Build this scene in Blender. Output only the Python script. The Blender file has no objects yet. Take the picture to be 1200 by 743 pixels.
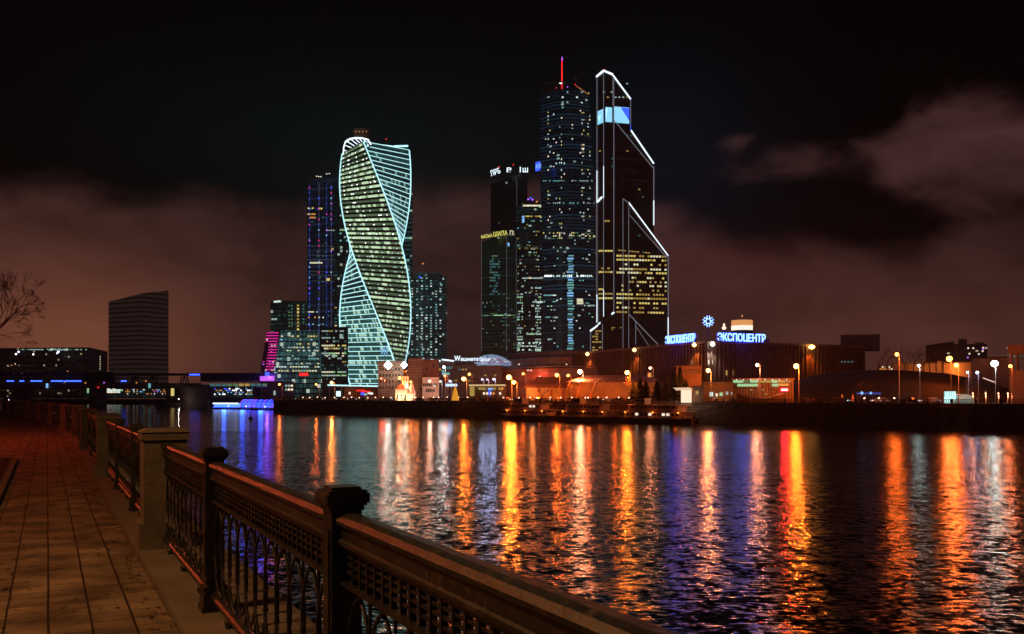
import bpy, math, random
from mathutils import Vector, Matrix
R = random.Random(7)
pi = math.pi
sc = bpy.context.scene
COL = sc.collection
CAMZ = 7.5          # eye above the water
GZ = 5.9            # embankment level on both banks
F = 1000.0          # focal length in photo pixels
def D2(px, D): return ((px-600)/F*D, D)
def ZZ(py, D): return CAMZ + (465-py)/F*D
def P(px, py, D): return (*D2(px, D), ZZ(py, D))

# ------------------------------------------------------------------ materials
def newmat(name):
    m = bpy.data.materials.new(name); m.use_nodes = True
    nt = m.node_tree; b = nt.nodes['Principled BSDF']
    return m, nt, b
def N(nt, typ, **kw):
    n = nt.nodes.new(typ)
    for k, v in kw.items(): setattr(n, k, v)
    return n
def mathn(nt, op, a, b=None, c=None):
    n = N(nt, 'ShaderNodeMath', operation=op)
    for i, v in enumerate((a, b, c)):
        if v is None: continue
        if isinstance(v, (int, float)): n.inputs[i].default_value = v
        else: nt.links.new(v, n.inputs[i])
    return n.outputs[0]
def solid(name, col, rough=.7, metal=0, var=.25, scale=1.0, bump=0.0, spec=.5):
    m, nt, b = newmat(name)
    tc = N(nt, 'ShaderNodeTexCoord')
    no = N(nt, 'ShaderNodeTexNoise'); no.inputs['Scale'].default_value = scale; no.inputs['Detail'].default_value = 5
    nt.links.new(tc.outputs['Object'], no.inputs['Vector'])
    cr = N(nt, 'ShaderNodeValToRGB')
    cr.color_ramp.elements[0].position = .3; cr.color_ramp.elements[1].position = .7
    cr.color_ramp.elements[0].color = (*[c*(1-var) for c in col], 1)
    cr.color_ramp.elements[1].color = (*[min(1, c*(1+var)) for c in col], 1)
    nt.links.new(no.outputs['Fac'], cr.inputs[0]); nt.links.new(cr.outputs[0], b.inputs['Base Color'])
    b.inputs['Roughness'].default_value = rough; b.inputs['Metallic'].default_value = metal
    b.inputs['Specular IOR Level'].default_value = spec
    if bump:
        n2 = N(nt, 'ShaderNodeTexNoise'); n2.inputs['Scale'].default_value = scale*12; n2.inputs['Detail'].default_value = 6
        nt.links.new(tc.outputs['Object'], n2.inputs['Vector'])
        bp = N(nt, 'ShaderNodeBump'); bp.inputs['Strength'].default_value = bump; bp.inputs['Distance'].default_value = .02
        nt.links.new(n2.outputs['Fac'], bp.inputs['Height']); nt.links.new(bp.outputs[0], b.inputs['Normal'])
    return m
def emit(name, col, s, sample=False):
    m, nt, b = newmat(name)
    b.inputs['Base Color'].default_value = (.02, .02, .02, 1)
    b.inputs['Emission Color'].default_value = (*col, 1); b.inputs['Emission Strength'].default_value = s
    b.inputs['Roughness'].default_value = .4
    m.cycles.emission_sampling = 'FRONT_BACK' if sample else 'NONE'
    return m
def facade(name, body, glow, gs, fh=4.0, bw=3.0, prob=.0, lit=(1, .9, .7), ls=.6, slab=.35, seed=0, mull=.12, even=False):
    """curtain wall: metres in UV; each cell is a room, its light is the lit window"""
    m, nt, b = newmat(name)
    uv = N(nt, 'ShaderNodeUVMap'); sp = N(nt, 'ShaderNodeSeparateXYZ'); nt.links.new(uv.outputs[0], sp.inputs[0])
    u = mathn(nt, 'DIVIDE', sp.outputs[0], bw); v = mathn(nt, 'DIVIDE', sp.outputs[1], fh)
    fu = mathn(nt, 'FLOOR', u); fv = mathn(nt, 'FLOOR', v)
    cb = N(nt, 'ShaderNodeCombineXYZ'); nt.links.new(fu, cb.inputs[0]); nt.links.new(fv, cb.inputs[1]); cb.inputs[2].default_value = seed
    wn = N(nt, 'ShaderNodeTexWhiteNoise', noise_dimensions='3D'); nt.links.new(cb.outputs[0], wn.inputs['Vector'])
    wf = N(nt, 'ShaderNodeTexWhiteNoise', noise_dimensions='1D'); nt.links.new(mathn(nt, 'ADD', fv, seed*7.3), wf.inputs['W'])
    glass = mathn(nt, 'MULTIPLY', mathn(nt, 'GREATER_THAN', mathn(nt, 'FRACT', v), slab),
                  mathn(nt, 'GREATER_THAN', mathn(nt, 'FRACT', u), mull))
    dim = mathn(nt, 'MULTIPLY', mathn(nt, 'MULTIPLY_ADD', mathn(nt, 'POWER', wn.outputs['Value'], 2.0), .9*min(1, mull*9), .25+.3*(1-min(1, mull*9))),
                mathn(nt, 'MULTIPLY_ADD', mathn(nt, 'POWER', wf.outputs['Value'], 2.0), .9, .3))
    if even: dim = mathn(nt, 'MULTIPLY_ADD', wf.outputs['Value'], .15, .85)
    dim = mathn(nt, 'MULTIPLY', mathn(nt, 'MULTIPLY', dim, glass), gs)
    fl = mathn(nt, 'MULTIPLY', wf.outputs['Value'], 2*prob)
    on = mathn(nt, 'MULTIPLY', mathn(nt, 'GREATER_THAN', wn.outputs['Value'], mathn(nt, 'SUBTRACT', 1.0, fl)), glass)
    ml = N(nt, 'ShaderNodeMix', data_type='RGBA'); nt.links.new(on, ml.inputs[0])
    ml.inputs[6].default_value = (*glow, 1); ml.inputs[7].default_value = (*lit, 1)
    nt.links.new(ml.outputs[2], b.inputs['Emission Color'])
    st = N(nt, 'ShaderNodeMix', data_type='FLOAT'); nt.links.new(on, st.inputs[0]); nt.links.new(dim, st.inputs[2]); st.inputs[3].default_value = ls
    nt.links.new(st.outputs[0], b.inputs['Emission Strength'])
    b.inputs['Base Color'].default_value = (*body, 1); b.inputs['Roughness'].default_value = .25
    m.cycles.emission_sampling = 'NONE'
    return m

M = {}
M['granite'] = solid('grey granite', (.14, .115, .085), .75, scale=3, bump=.4)
M['plinth'] = solid('worn granite kerb', (.15, .125, .10), .85, scale=2, bump=.6)
M['iron'] = solid('black painted cast iron', (.020, .018, .014), .24, .0, .6, 16, .35, .8)
def iron_mat():
    m, nt, b = newmat('black painted cast iron'); tc = N(nt, 'ShaderNodeTexCoord')
    a = N(nt, 'ShaderNodeTexNoise'); a.inputs['Scale'].default_value = 26; a.inputs['Detail'].default_value = 7; a.inputs['Roughness'].default_value = .7; nt.links.new(tc.outputs['Object'], a.inputs['Vector'])
    c = N(nt, 'ShaderNodeTexNoise'); c.inputs['Scale'].default_value = 5; c.inputs['Detail'].default_value = 5; nt.links.new(tc.outputs['Object'], c.inputs['Vector'])
    cr = N(nt, 'ShaderNodeValToRGB'); e = cr.color_ramp.elements; e[0].position = .54; e[0].color = (.014, .013, .010, 1); e[1].position = .66; e[1].color = (.09, .068, .04, 1)
    nt.links.new(mathn(nt, 'MULTIPLY_ADD', c.outputs['Fac'], .45, mathn(nt, 'MULTIPLY', a.outputs['Fac'], .58)), cr.inputs[0]); nt.links.new(cr.outputs[0], b.inputs['Base Color'])
    nt.links.new(mathn(nt, 'MULTIPLY_ADD', a.outputs['Fac'], .6, .12), b.inputs['Roughness'])
    bp = N(nt, 'ShaderNodeBump'); bp.inputs['Strength'].default_value = .8; bp.inputs['Distance'].default_value = .006
    nt.links.new(a.outputs['Fac'], bp.inputs['Height']); nt.links.new(bp.outputs[0], b.inputs['Normal']); b.inputs['Specular IOR Level'].default_value = .7
    return m
M['iron'] = iron_mat()
M['concrete'] = solid('dark concrete', (.16, .15, .14), .85, scale=.6)
def quay_mat():
    m, nt, b = newmat('coursed quay granite'); tc = N(nt, 'ShaderNodeNewGeometry'); sp = N(nt, 'ShaderNodeSeparateXYZ'); nt.links.new(tc.outputs['Position'], sp.inputs[0])
    cb = N(nt, 'ShaderNodeCombineXYZ'); nt.links.new(mathn(nt, 'SUBTRACT', mathn(nt, 'MULTIPLY', sp.outputs[1], .7), mathn(nt, 'MULTIPLY', sp.outputs[0], .72)), cb.inputs[0]); nt.links.new(sp.outputs[2], cb.inputs[1])
    br = N(nt, 'ShaderNodeTexBrick'); nt.links.new(cb.outputs[0], br.inputs['Vector']); br.inputs['Scale'].default_value = 1; br.inputs['Brick Width'].default_value = 1.8; br.inputs['Row Height'].default_value = .75; br.inputs['Mortar Size'].default_value = .04
    br.inputs['Color1'].default_value = (.32, .20, .16, 1); br.inputs['Color2'].default_value = (.18, .12, .10, 1); br.inputs['Mortar'].default_value = (.05, .04, .035, 1)
    no = N(nt, 'ShaderNodeTexNoise'); no.inputs['Scale'].default_value = .5; no.inputs['Detail'].default_value = 6; nt.links.new(tc.outputs['Position'], no.inputs['Vector'])
    mx = N(nt, 'ShaderNodeMix', data_type='RGBA', blend_type='MULTIPLY'); mx.inputs[0].default_value = .8; nt.links.new(br.outputs['Color'], mx.inputs[6]); nt.links.new(no.outputs['Fac'], mx.inputs[7]); 
    sc_ = N(nt, 'ShaderNodeVectorMath', operation='SCALE'); nt.links.new(mx.outputs[2], sc_.inputs[0]); sc_.inputs[3].default_value = 1.7; nt.links.new(sc_.outputs[0], b.inputs['Base Color']); b.inputs['Roughness'].default_value = .75
    return m
M['quay'] = quay_mat()
M['asphalt'] = solid('asphalt', (.05, .05, .05), .8, scale=.5)
M['land'] = solid('city ground', (.06, .055, .05), .9, scale=.05)
M['soil'] = solid('bare soil with leaves', (.035, .024, .015), .95, scale=4, bump=1.0, var=.6)
M['brick'] = solid('brown brick', (.24, .13, .09), .8, scale=.3)
M['tan'] = solid('tan render', (.42, .33, .24), .8, scale=.3)
M['white'] = solid('white render', (.7, .66, .6), .7, scale=.3)
M['brown'] = solid('brown cladding', (.17, .11, .09), .6, scale=.2)
M['ribwall'] = solid('brown ribbed cladding', (.11, .065, .05), .6, scale=.2)
M['roofred'] = solid('painted sheet roof', (.38, .2, .13), .5, scale=.3)
M['dark'] = solid('dark metal', (.03, .03, .035), .5, .3)
M['steel'] = solid('galvanised steel', (.3, .29, .28), .45, .6)
M['glassd'] = solid('dark glass', (.015, .018, .022), .12)
M['bark'] = solid('bark', (.10, .07, .05), .9, scale=3)
M['twig'] = solid('bare twigs', (.13, .085, .055), .9, scale=3)
M['conifer'] = solid('conifer needles', (.03, .045, .02), .9, scale=1, var=.5)
M['hull'] = solid('dark painted hull', (.10, .06, .05), .4, scale=.5)
M['shipwhite'] = solid('grimy white ship paint', (.62, .52, .46), .5, scale=.4)
M['carpaint'] = solid('dark car paint', (.06, .055, .055), .2, .3)
M['carsilver'] = solid('pale car paint', (.4, .38, .36), .25, .3)
M['grass'] = solid('winter grass', (.02, .017, .01), .95, scale=1)
M['gold'] = solid('gilded metal', (.8, .5, .15), .3, 1.0)
M['fog'] = facade('tower cladding with painted haze glow', (.10, .07, .065), (.52, .30, .24), 0.036, 7.2, 4.2, slab=.25, mull=.16, even=True)  # unlit tower: haze veil painted in as a faint even glow, no lit rooms
for k, c, s in (('w', (.78, 1, .92), .95), ('wl', (.7, .95, .9), .45), ('wy', (1, .95, .6), .8), ('y', (1, .78, .22), .75), ('yd', (1, .66, .16), .38), ('t', (.3, .85, .85), .5),
                ('td', (.15, .5, .52), .25), ('g', (.55, 1, .5), .6), ('gd', (.3, .6, .25), .25), ('b', (.04, .09, 1), 1.6), ('bd', (.05, .14, .8), .5), ('m', (1, .04, .45), .8),
                ('p', (.55, .12, 1), 1.2), ('o', (1, .36, .08), .8), ('r', (1, .02, .02), 1.6), ('W', (1, 1, 1), 2.5), ('Y', (.95, .9, .2), .9), ('lb', (.25, .55, 1), 1.0), ('ww', (1, .8, .6), 1.2)):
    M['e'+k] = emit('lit '+k, c, s)
M['neon'] = emit('cool white light line', (.50, .95, 1), 1.35)
M['neon2'] = emit('spiral light line', (.50, .92, 1), 1.3)
M['neonw'] = emit('white light line', (.75, .9, 1), 1.6)
M['neond'] = emit('dim light line', (.6, .62, .75), .22)
M['blueneon'] = emit('blue neon', (.02, .06, 1), 7.0, True)
M['bluewhite'] = emit('blue white neon', (.22, .42, 1), 3.0)
M['screen'] = emit('led screen blue', (.3, .72, 1), 1.1)

# ------------------------------------------------------------------ mesh building
OFF = {}
class MB:
    def __init__(s): s.v = []; s.f = []; s.uv = []; s.mi = []; s.cur = 0
    def face(s, pts, uvs=None):
        i = len(s.v); s.v += [tuple(p) for p in pts]; s.f.append(tuple(range(i, i+len(pts)))); s.uv.append(uvs or [(0, 0)]*len(pts)); s.mi.append(s.cur)
    def box(s, x0, x1, y0, y1, z0, z1):
        s.prism([(x0, y0), (x1, y0), (x1, y1), (x0, y1)], z0, z1)
    def prism(s, poly, z0, z1, top=True, zt=None):
        """vertical walls over a plan polygon (CCW); zt = top height per corner"""
        n = len(poly); zt = zt or [z1]*n; u = 0
        for i in range(n):
            a, b = poly[i], poly[(i+1) % n]; L = math.hypot(b[0]-a[0], b[1]-a[1]); ta, tb = zt[i], zt[(i+1) % n]
            s.face([(a[0], a[1], z0), (b[0], b[1], z0), (b[0], b[1], tb), (a[0], a[1], ta)], [(u, 0), (u+L, 0), (u+L, tb-z0), (u, ta-z0)]); u += L
        if top:
            s.face([(p[0], p[1], zt[i]) for i, p in enumerate(poly)], [(0, 0)]*n)
            s.face([(p[0], p[1], z0) for p in reversed(poly)], [(0, 0)]*n)
    def obox(s, c, ax, hx, hy, hz):
        """box centred at c, x axis along plan direction ax"""
        L = math.hypot(*ax); ux, uy = ax[0]/L, ax[1]/L
        s.prism([(c[0]+ux*a-uy*b, c[1]+uy*a+ux*b) for a, b in ((-hx, -hy), (hx, -hy), (hx, hy), (-hx, hy))], c[2]-hz, c[2]+hz)
    def bar(s, a, b, r, n=6, r2=None, cap=True):
        a, b = Vector(a), Vector(b); d = b-a
        if d.length < 1e-6: return
        d.normalize(); up = Vector((0, 0, 1)) if abs(d.z) < .9 else Vector((1, 0, 0)); x = d.cross(up).normalized(); y = d.cross(x)
        r2 = r if r2 is None else r2; ra, rb = [], []
        for k in range(n):
            t = 2*pi*(k+.5)/n; o = x*math.cos(t)+y*math.sin(t); ra.append(a+o*r); rb.append(b+o*r2)
        for k in range(n): s.face([ra[k], ra[(k+1) % n], rb[(k+1) % n], rb[k]])
        if cap: s.face(ra[::-1]); s.face(rb)
    def tube(s, pts, r, n=6):
        pts = [Vector(p) for p in pts]; rings = []; ref = Vector((0, 0, 1))
        for i, p in enumerate(pts):
            d = (pts[min(i+1, len(pts)-1)]-pts[max(i-1, 0)]).normalized()
            rf = ref if abs(d.dot(ref)) < .95 else Vector((0, 1, 0))
            x = d.cross(rf).normalized(); y = d.cross(x); rr = r[i] if isinstance(r, (list, tuple)) else r
            rings.append([p+x*math.cos(2*pi*k/n)*rr+y*math.sin(2*pi*k/n)*rr for k in range(n)])
        for i in range(len(rings)-1):
            for k in range(n): s.face([rings[i][k], rings[i][(k+1) % n], rings[i+1][(k+1) % n], rings[i+1][k]])
        s.face(rings[0][::-1]); s.face(rings[-1])
    def lathe(s, c, prof, n=16):
        rings = [[(c[0]+r*math.cos(2*pi*k/n), c[1]+r*math.sin(2*pi*k/n), c[2]+z) for k in range(n)] for r, z in prof]
        for i in range(len(rings)-1):
            for k in range(n): s.face([rings[i][k], rings[i][(k+1) % n], rings[i+1][(k+1) % n], rings[i+1][k]])
        s.face(rings[0][::-1]); s.face(rings[-1])
    def grid(s, rings, uvs=None, closed=False):
        for i in range(len(rings)-1):
            n = len(rings[i])
            for k in range(n if closed else n-1):
                q = (k+1) % n
                s.face([rings[i][k], rings[i][q], rings[i+1][q], rings[i+1][k]],
                       [uvs[i][k], uvs[i][q], uvs[i+1][q], uvs[i+1][k]] if uvs else None)
    def build(s, name, mats, parent=None, label=None, kind=None, smooth=False, weld=False):
        if not isinstance(mats, (list, tuple)): mats = [mats]
        off = OFF.get(parent.name, (0, 0, 0)) if parent else (0, 0, 0)
        me = bpy.data.meshes.new(name)
        me.from_pydata([(x-off[0], y-off[1], z-off[2]) for x, y, z in s.v], [], s.f)
        ul = me.uv_layers.new(name='UVMap'); k = 0
        for u in s.uv:
            for q in u: ul.data[k].uv = q; k += 1
        for m in mats: me.materials.append(m)
        if len(mats) > 1:
            for p, i in zip(me.polygons, s.mi): p.material_index = i
        if smooth or weld:
            import bmesh
            bm = bmesh.new(); bm.from_mesh(me); bmesh.ops.remove_doubles(bm, verts=bm.verts, dist=1e-4); bm.to_mesh(me); bm.free()
            if smooth:
                for p in me.polygons: p.use_smooth = True
                me.set_sharp_from_angle(angle=math.radians(40))
        o = bpy.data.objects.new(name, me); COL.objects.link(o)
        if parent: o.parent = parent; OFF[o.name] = off
        if label: o['label'] = label
        if kind: o['kind'] = kind
        return o
def tag(o, label, cat, group=None):
    o['label'] = label; o['category'] = cat
    if group: o['group'] = group
    return o
def thing(name, label, cat, loc=(0, 0, 0), group=None, rot=0, local=False):
    o = bpy.data.objects.new(name, None); COL.objects.link(o); o.location = loc; o.rotation_euler = (0, 0, rot)
    o.empty_display_size = .5
    tag(o, label, cat, group)
    OFF[o.name] = (0, 0, 0) if local else tuple(loc)
    return o
def dup(root, loc, rot, label=None, group=None):
    def cp(o, par):
        c = o.copy(); COL.objects.link(c); c.parent = par
        for ch in kids.get(o.name, []): cp(ch, c)
        return c
    kids = {}
    for o in root.children_recursive: kids.setdefault(o.parent.name, []).append(o)
    r = cp(root, root.parent); r.location = loc; r.rotation_euler = (0, 0, rot)
    if label: r['label'] = label
    if group: r['group'] = group
    return r
def struct(name, mb, m, **k): return mb.build(name, m, kind='structure', **k)
def textobj(name, s, m, parent, loc, ax, size, width=None, ext=.05, parentoff=True):
    """lettering standing upright, reading along plan direction ax"""
    c = bpy.data.curves.new(name, 'FONT'); c.body = s; c.size = size; c.extrude = ext; c.materials.append(m); c.offset = size*.012
    o = bpy.data.objects.new(name, c); COL.objects.link(o)
    bpy.context.view_layer.update()
    w = o.dimensions.x or 1
    off = OFF.get(parent.name, (0, 0, 0)) if parent else (0, 0, 0)
    o.parent = parent; o.location = (loc[0]-off[0], loc[1]-off[1], loc[2]-off[2])
    o.rotation_euler = (pi/2, 0, math.atan2(ax[1], ax[0]))
    if width: o.scale = (width/w, 1, 1)
    return o

# ------------------------------------------------------------------ towers
class Tower:
    """chain: [(px, D)...] visible plan outline from left to right in the picture's bearings"""
    def __init__(s, name, label, cat, chain, ytop, ybase, depth, mat, partname='facade', group=None, k=None, roofz=None):
        s.pts = [D2(px, D) for px, D in chain]; s.Ds = [c[1] for c in chain]; D0 = min(s.Ds)
        s.z1 = ZZ(ytop, D0); s.z0 = GZ if ybase is None else ZZ(ybase, D0)
        cx = sum(p[0] for p in s.pts)/len(s.pts); cy = sum(p[1] for p in s.pts)/len(s.pts)+depth/2
        s.root = thing(name, label, cat, (cx, cy, s.z0), group); s.k = k; s.wins = []
        back = [(p[0]*(1+depth/p[1]), p[1]+depth) for p in s.pts[::-1]]
        s.poly = s.pts+back; mb = MB()
        s.xl = s.pts[0][0]
        if k is None:
            mb.prism(s.poly, s.z0, s.z1, zt=roofz and [ZZ(y, D0) for y in roofz]+[ZZ(y, D0) for y in roofz[::-1]])
        else:
            zs = [s.z0+(s.z1-s.z0)*i/24 for i in range(25)]; rings = []; uvs = []
            for z in zs:
                q = [s.scl(p, z) for p in s.poly]; rings.append([(a, b, z) for a, b in q]); u = 0; uu = []
                for i, p in enumerate(s.poly):
                    if i: u += math.hypot(p[0]-s.poly[i-1][0], p[1]-s.poly[i-1][1])
                    uu.append((u, z-s.z0))
                uvs.append(uu)
            mb.grid(rings, uvs, closed=True); mb.face(rings[-1])
        s.body = mb.build(partname, mat, s.root)
    def scl(s, p, z):
        if s.k is None: return p
        f = s.k(z); return (s.xl+(p[0]-s.xl)*f, p[1])
    def hit(s, px, z=None):
        """plan point of the facade on bearing px; returns point, outward normal, D"""
        m = (px-600)/F
        pts = s.pts if z is None else [s.scl(p, z) for p in s.pts]
        for a, b in zip(pts, pts[1:]):
            fa = a[0]-m*a[1]; fb = b[0]-m*b[1]
            if fa <= 1e-6 and fb >= -1e-6 or fa >= 0 and fb <= 0:
                t = fa/(fa-fb) if abs(fa-fb) > 1e-9 else 0
                x = a[0]+(b[0]-a[0])*t; y = a[1]+(b[1]-a[1])*t
                L = math.hypot(b[0]-a[0], b[1]-a[1]); n = ((b[1]-a[1])/L, -(b[0]-a[0])/L)
                return (x, y), n
        return None
    def win(s, px0, px1, py0, py1, m, off=.35):
        Dm = min(s.Ds); z = ZZ((py0+py1)/2, Dm)
        h0 = s.hit(px0, z); h1 = s.hit(px1, z)
        if not h0 or not h1: return
        (x0, y0), n = h0; (x1, y1), n1 = h1
        zt, zb = ZZ(py0, (y0+y1)/2), ZZ(py1, (y0+y1)/2)
        s.wins.append((abs((px1-px0)*(py1-py0)), m, (x0+n[0]*off, y0+n[1]*off), (x1+n1[0]*off, y1+n1[1]*off), zb, zt, n))
    def grid(s, px0, px1, ys, nx, pal, prob=.5, fx=.75, hy=2.0, rowvar=.6, slope=0):
        for y in ys:
            pr = prob*(1+rowvar*(R.random()*2-1)); run = None
            for i in range(nx):
                if R.random() < pr:
                    if run is None or R.random() < .4: run = R.choice(pal)
                    a = px0+(px1-px0)*(i+(1-fx)/2)/nx; b = px0+(px1-px0)*(i+1-(1-fx)/2)/nx
                    yy = y+slope*(a-px0)
                    s.win(a, b, yy-hy/2, yy+hy/2, run)
    def done(s, cap=100):
        s.wins.sort(key=lambda w: -w[0]*(1+.01*R.random()))
        for grp, name in ((s.wins[:cap], None), (s.wins[cap:], 'rest')):
            rest = MB(); mats = sorted({w[1] for w in grp})
            for _, m, a, b, zb, zt, n in grp:
                mb = rest if name else MB()
                if name: mb.cur = mats.index(m)
                t = .25
                mb.prism([a, b, (b[0]-n[0]*t, b[1]-n[1]*t), (a[0]-n[0]*t, a[1]-n[1]*t)], zb, zt)
                if not name: mb.build('window', M['e'+m], s.root)
            if name and grp: rest.build('window', [M['e'+m] for m in mats], s.root, kind='stuff', label='small lit windows scattered over the facade')
        return s.root
    def ledges(s, ys, m='dark', out=.6, h=.5, name='floor_ledges'):
        mb = MB(); Dm = min(s.Ds)
        for y in ys:
            z = ZZ(y, Dm)
            for a, b in zip(s.pts, s.pts[1:]):
                a, b = s.scl(a, z), s.scl(b, z)
                L = math.hypot(b[0]-a[0], b[1]-a[1]); n = ((b[1]-a[1])/L, -(b[0]-a[0])/L)
                mb.prism([(a[0]+n[0]*out, a[1]+n[1]*out), (b[0]+n[0]*out, b[1]+n[1]*out), (b[0]-n[0]*.1, b[1]-n[1]*.1), (a[0]-n[0]*.1, a[1]-n[1]*.1)], z-h/2, z+h/2)
        return mb.build(name, M[m], s.root)
    def line(s, p, q, m, r=.5, name='light_line', off=.8):
        """a straight light line between two picture bearings on the facade"""
        Dm = min(s.Ds); pts = []
        for px, py in (p, q):
            h = s.hit(px, ZZ(py, Dm))
            if not h: 
                px2 = min(max(px, 600+F*s.pts[0][0]/s.pts[0][1]+.05), 600+F*s.pts[-1][0]/s.pts[-1][1]-.05); h = s.hit(px2)
            if not h: return
            (x, y), n = h; pts.append((x+n[0]*off, y+n[1]*off, ZZ(py, y)))
        mb = MB(); mb.bar(pts[0], pts[1], r, 4); mb.build(name, M[m] if isinstance(m, str) else m, s.root)
def fr(a, b, step):
    out = []; x = a
    while x <= b: out.append(x); x += step
    return out
# ================================================================== SETTING
def polysheet(name, pts, z, m, thick=0):
    mb = MB(); mb.face([(x, y, z) for x, y in pts]); return struct(name, mb, m)
# river
def water_mat():
    m, nt, b = newmat('river water')
    b.inputs['Base Color'].default_value = (.0015, .003, .005, 1); b.inputs['IOR'].default_value = 1.333
    g = N(nt, 'ShaderNodeNewGeometry'); sp = N(nt, 'ShaderNodeSeparateXYZ'); nt.links.new(g.outputs['Position'], sp.inputs[0])
    # calmer sheet of water in the lee of the far quay
    d = mathn(nt, 'ADD', mathn(nt, 'MULTIPLY', mathn(nt, 'SUBTRACT', sp.outputs[0], 300), .6931), mathn(nt, 'MULTIPLY', sp.outputs[1], .7208))
    wob = N(nt, 'ShaderNodeTexNoise'); wob.inputs['Scale'].default_value = .03; nt.links.new(g.outputs['Position'], wob.inputs['Vector'])
    yy = mathn(nt, 'ADD', sp.outputs[1], mathn(nt, 'MULTIPLY', wob.outputs['Fac'], 6))
    mr = N(nt, 'ShaderNodeMapRange'); mr.interpolation_type = 'SMOOTHSTEP'; nt.links.new(yy, mr.inputs[0])
    mr.inputs[1].default_value = 186; mr.inputs[2].default_value = 194; mr.inputs[3].default_value = 1; mr.inputs[4].default_value = .38
    amp = mr.outputs[0]
    pat = N(nt, 'ShaderNodeTexNoise'); pat.inputs['Scale'].default_value = .06; pat.inputs['Detail'].default_value = 2
    mp = N(nt, 'ShaderNodeMapping'); mp.inputs['Scale'].default_value = (.5, 1.6, 1); nt.links.new(g.outputs['Position'], mp.inputs[0]); nt.links.new(mp.outputs[0], pat.inputs['Vector'])
    amp = mathn(nt, 'MULTIPLY', amp, mathn(nt, 'MULTIPLY_ADD', pat.outputs['Fac'], .7, .65))
    acc = None
    for sx, sy, scl, det, a in ((.5, 1.15, 4.6, 4, .85), (.5, 1.1, 1.1, 2, .26), (2.2, .62, 1.0, 3, .34)):
        mp = N(nt, 'ShaderNodeMapping'); mp.inputs['Scale'].default_value = (sx, sy, 1); mp.inputs['Rotation'].default_value = (0, 0, .25)
        nt.links.new(g.outputs['Position'], mp.inputs[0])
        no = N(nt, 'ShaderNodeTexNoise'); no.inputs['Scale'].default_value = scl; no.inputs['Detail'].default_value = det; no.inputs['Roughness'].default_value = .6
        nt.links.new(mp.outputs[0], no.inputs['Vector'])
        s = N(nt, 'ShaderNodeVectorMath', operation='SUBTRACT'); nt.links.new(no.outputs['Color'], s.inputs[0]); s.inputs[1].default_value = (.5, .5, .5)
        k = N(nt, 'ShaderNodeVectorMath', operation='MULTIPLY'); nt.links.new(s.outputs[0], k.inputs[0]); k.inputs[1].default_value = (a*.5, a*1.0, 0)
        if acc is None: acc = k.outputs[0]
        else:
            ad = N(nt, 'ShaderNodeVectorMath', operation='ADD'); nt.links.new(acc, ad.inputs[0]); nt.links.new(k.outputs[0], ad.inputs[1]); acc = ad.outputs[0]
    sc_ = N(nt, 'ShaderNodeVectorMath', operation='SCALE'); nt.links.new(acc, sc_.inputs[0]); nt.links.new(amp, sc_.inputs[3])
    ad = N(nt, 'ShaderNodeVectorMath', operation='ADD'); nt.links.new(sc_.outputs[0], ad.inputs[0]); ad.inputs[1].default_value = (0, 0, 1)
    nm = N(nt, 'ShaderNodeVectorMath', operation='NORMALIZE'); nt.links.new(ad.outputs[0], nm.inputs[0])
    nt.links.new(nm.outputs[0], b.inputs['Normal'])
    nt.links.new(mathn(nt, 'MULTIPLY_ADD', amp, .05, .10), b.inputs['Roughness'])
    return m
M['water'] = water_mat()
mb = MB(); mb.face([(-3000, -300, 0), (3000, -300, 0), (3000, 3000, 0), (-3000, 3000, 0)])
struct('river_water', mb, M['water'])
mb = MB(); mb.face([(-3200, -400, -3), (3200, -400, -3), (3200, 3300, -3), (-3200, 3300, -3)])
struct('river_bed_ground', mb, M['land'])

# far bank: land sheet, quay wall with coping
BANK = [(270, 28.8), (175, 120), (-110, 394), (-130, 475), (-150, 548), (-250, 692), (-300, 850), (-900, 1060), (-3000, 1200)]
polysheet("far_bank_ground", BANK+[(-3000, 3200), (3000, 3200), (3000, 28.8)], GZ, M['land'])
bt = Vector((-.7208, .6931)); bn = Vector((.6931, .7208))
def bank(px, back=0):
    """point on the main straight of the far bank line on bearing px, set back by `back` metres"""
    # x = 300-1.0402*D along the line, shifted by bn*back
    m = (px-600)/F; c = 300+back/.6931
    D = c/(m+1.0402); return (m*D, D)
def offline(pts, d):
    out = []
    for i, p in enumerate(pts):
        a = Vector(pts[max(i-1, 0)]); b = Vector(pts[min(i+1, len(pts)-1)]); t = (b-a).normalized(); n = Vector((t.y, -t.x))
        out.append((p[0]+n.x*d, p[1]+n.y*d))
    return out
def strip(mb, pts, d0, d1, z0, z1):
    A, B = offline(pts, d0), offline(pts, d1)
    for i in range(len(pts)-1): mb.prism([A[i], A[i+1], B[i+1], B[i]], z0, z1)
mb = MB(); strip(mb, BANK[:7], -.2, .9, -2.5, GZ-.35)
tag(mb.build('quay_wall', M['quay']), 'long dark granite quay wall rising from the water below the far embankment', 'quay wall')
mb = MB(); strip(mb, BANK[:7], -.35, 1.0, GZ-.348, GZ+.1)
q = thing('embankment_parapet', 'low parapet railing with stone coping running along the far quay edge', 'railing', (35, 255, GZ))
mb.build('coping', M['quay'], q)
rail = MB(); bars = MB()
ptsr = BANK[1:6]; seg = []
for a, b in zip(ptsr, ptsr[1:]):
    L = math.dist(a, b); n = int(L/5)
    for i in range(n): seg.append((a[0]+(b[0]-a[0])*i/n, a[1]+(b[1]-a[1])*i/n))
seg.append(ptsr[-1])
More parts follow.
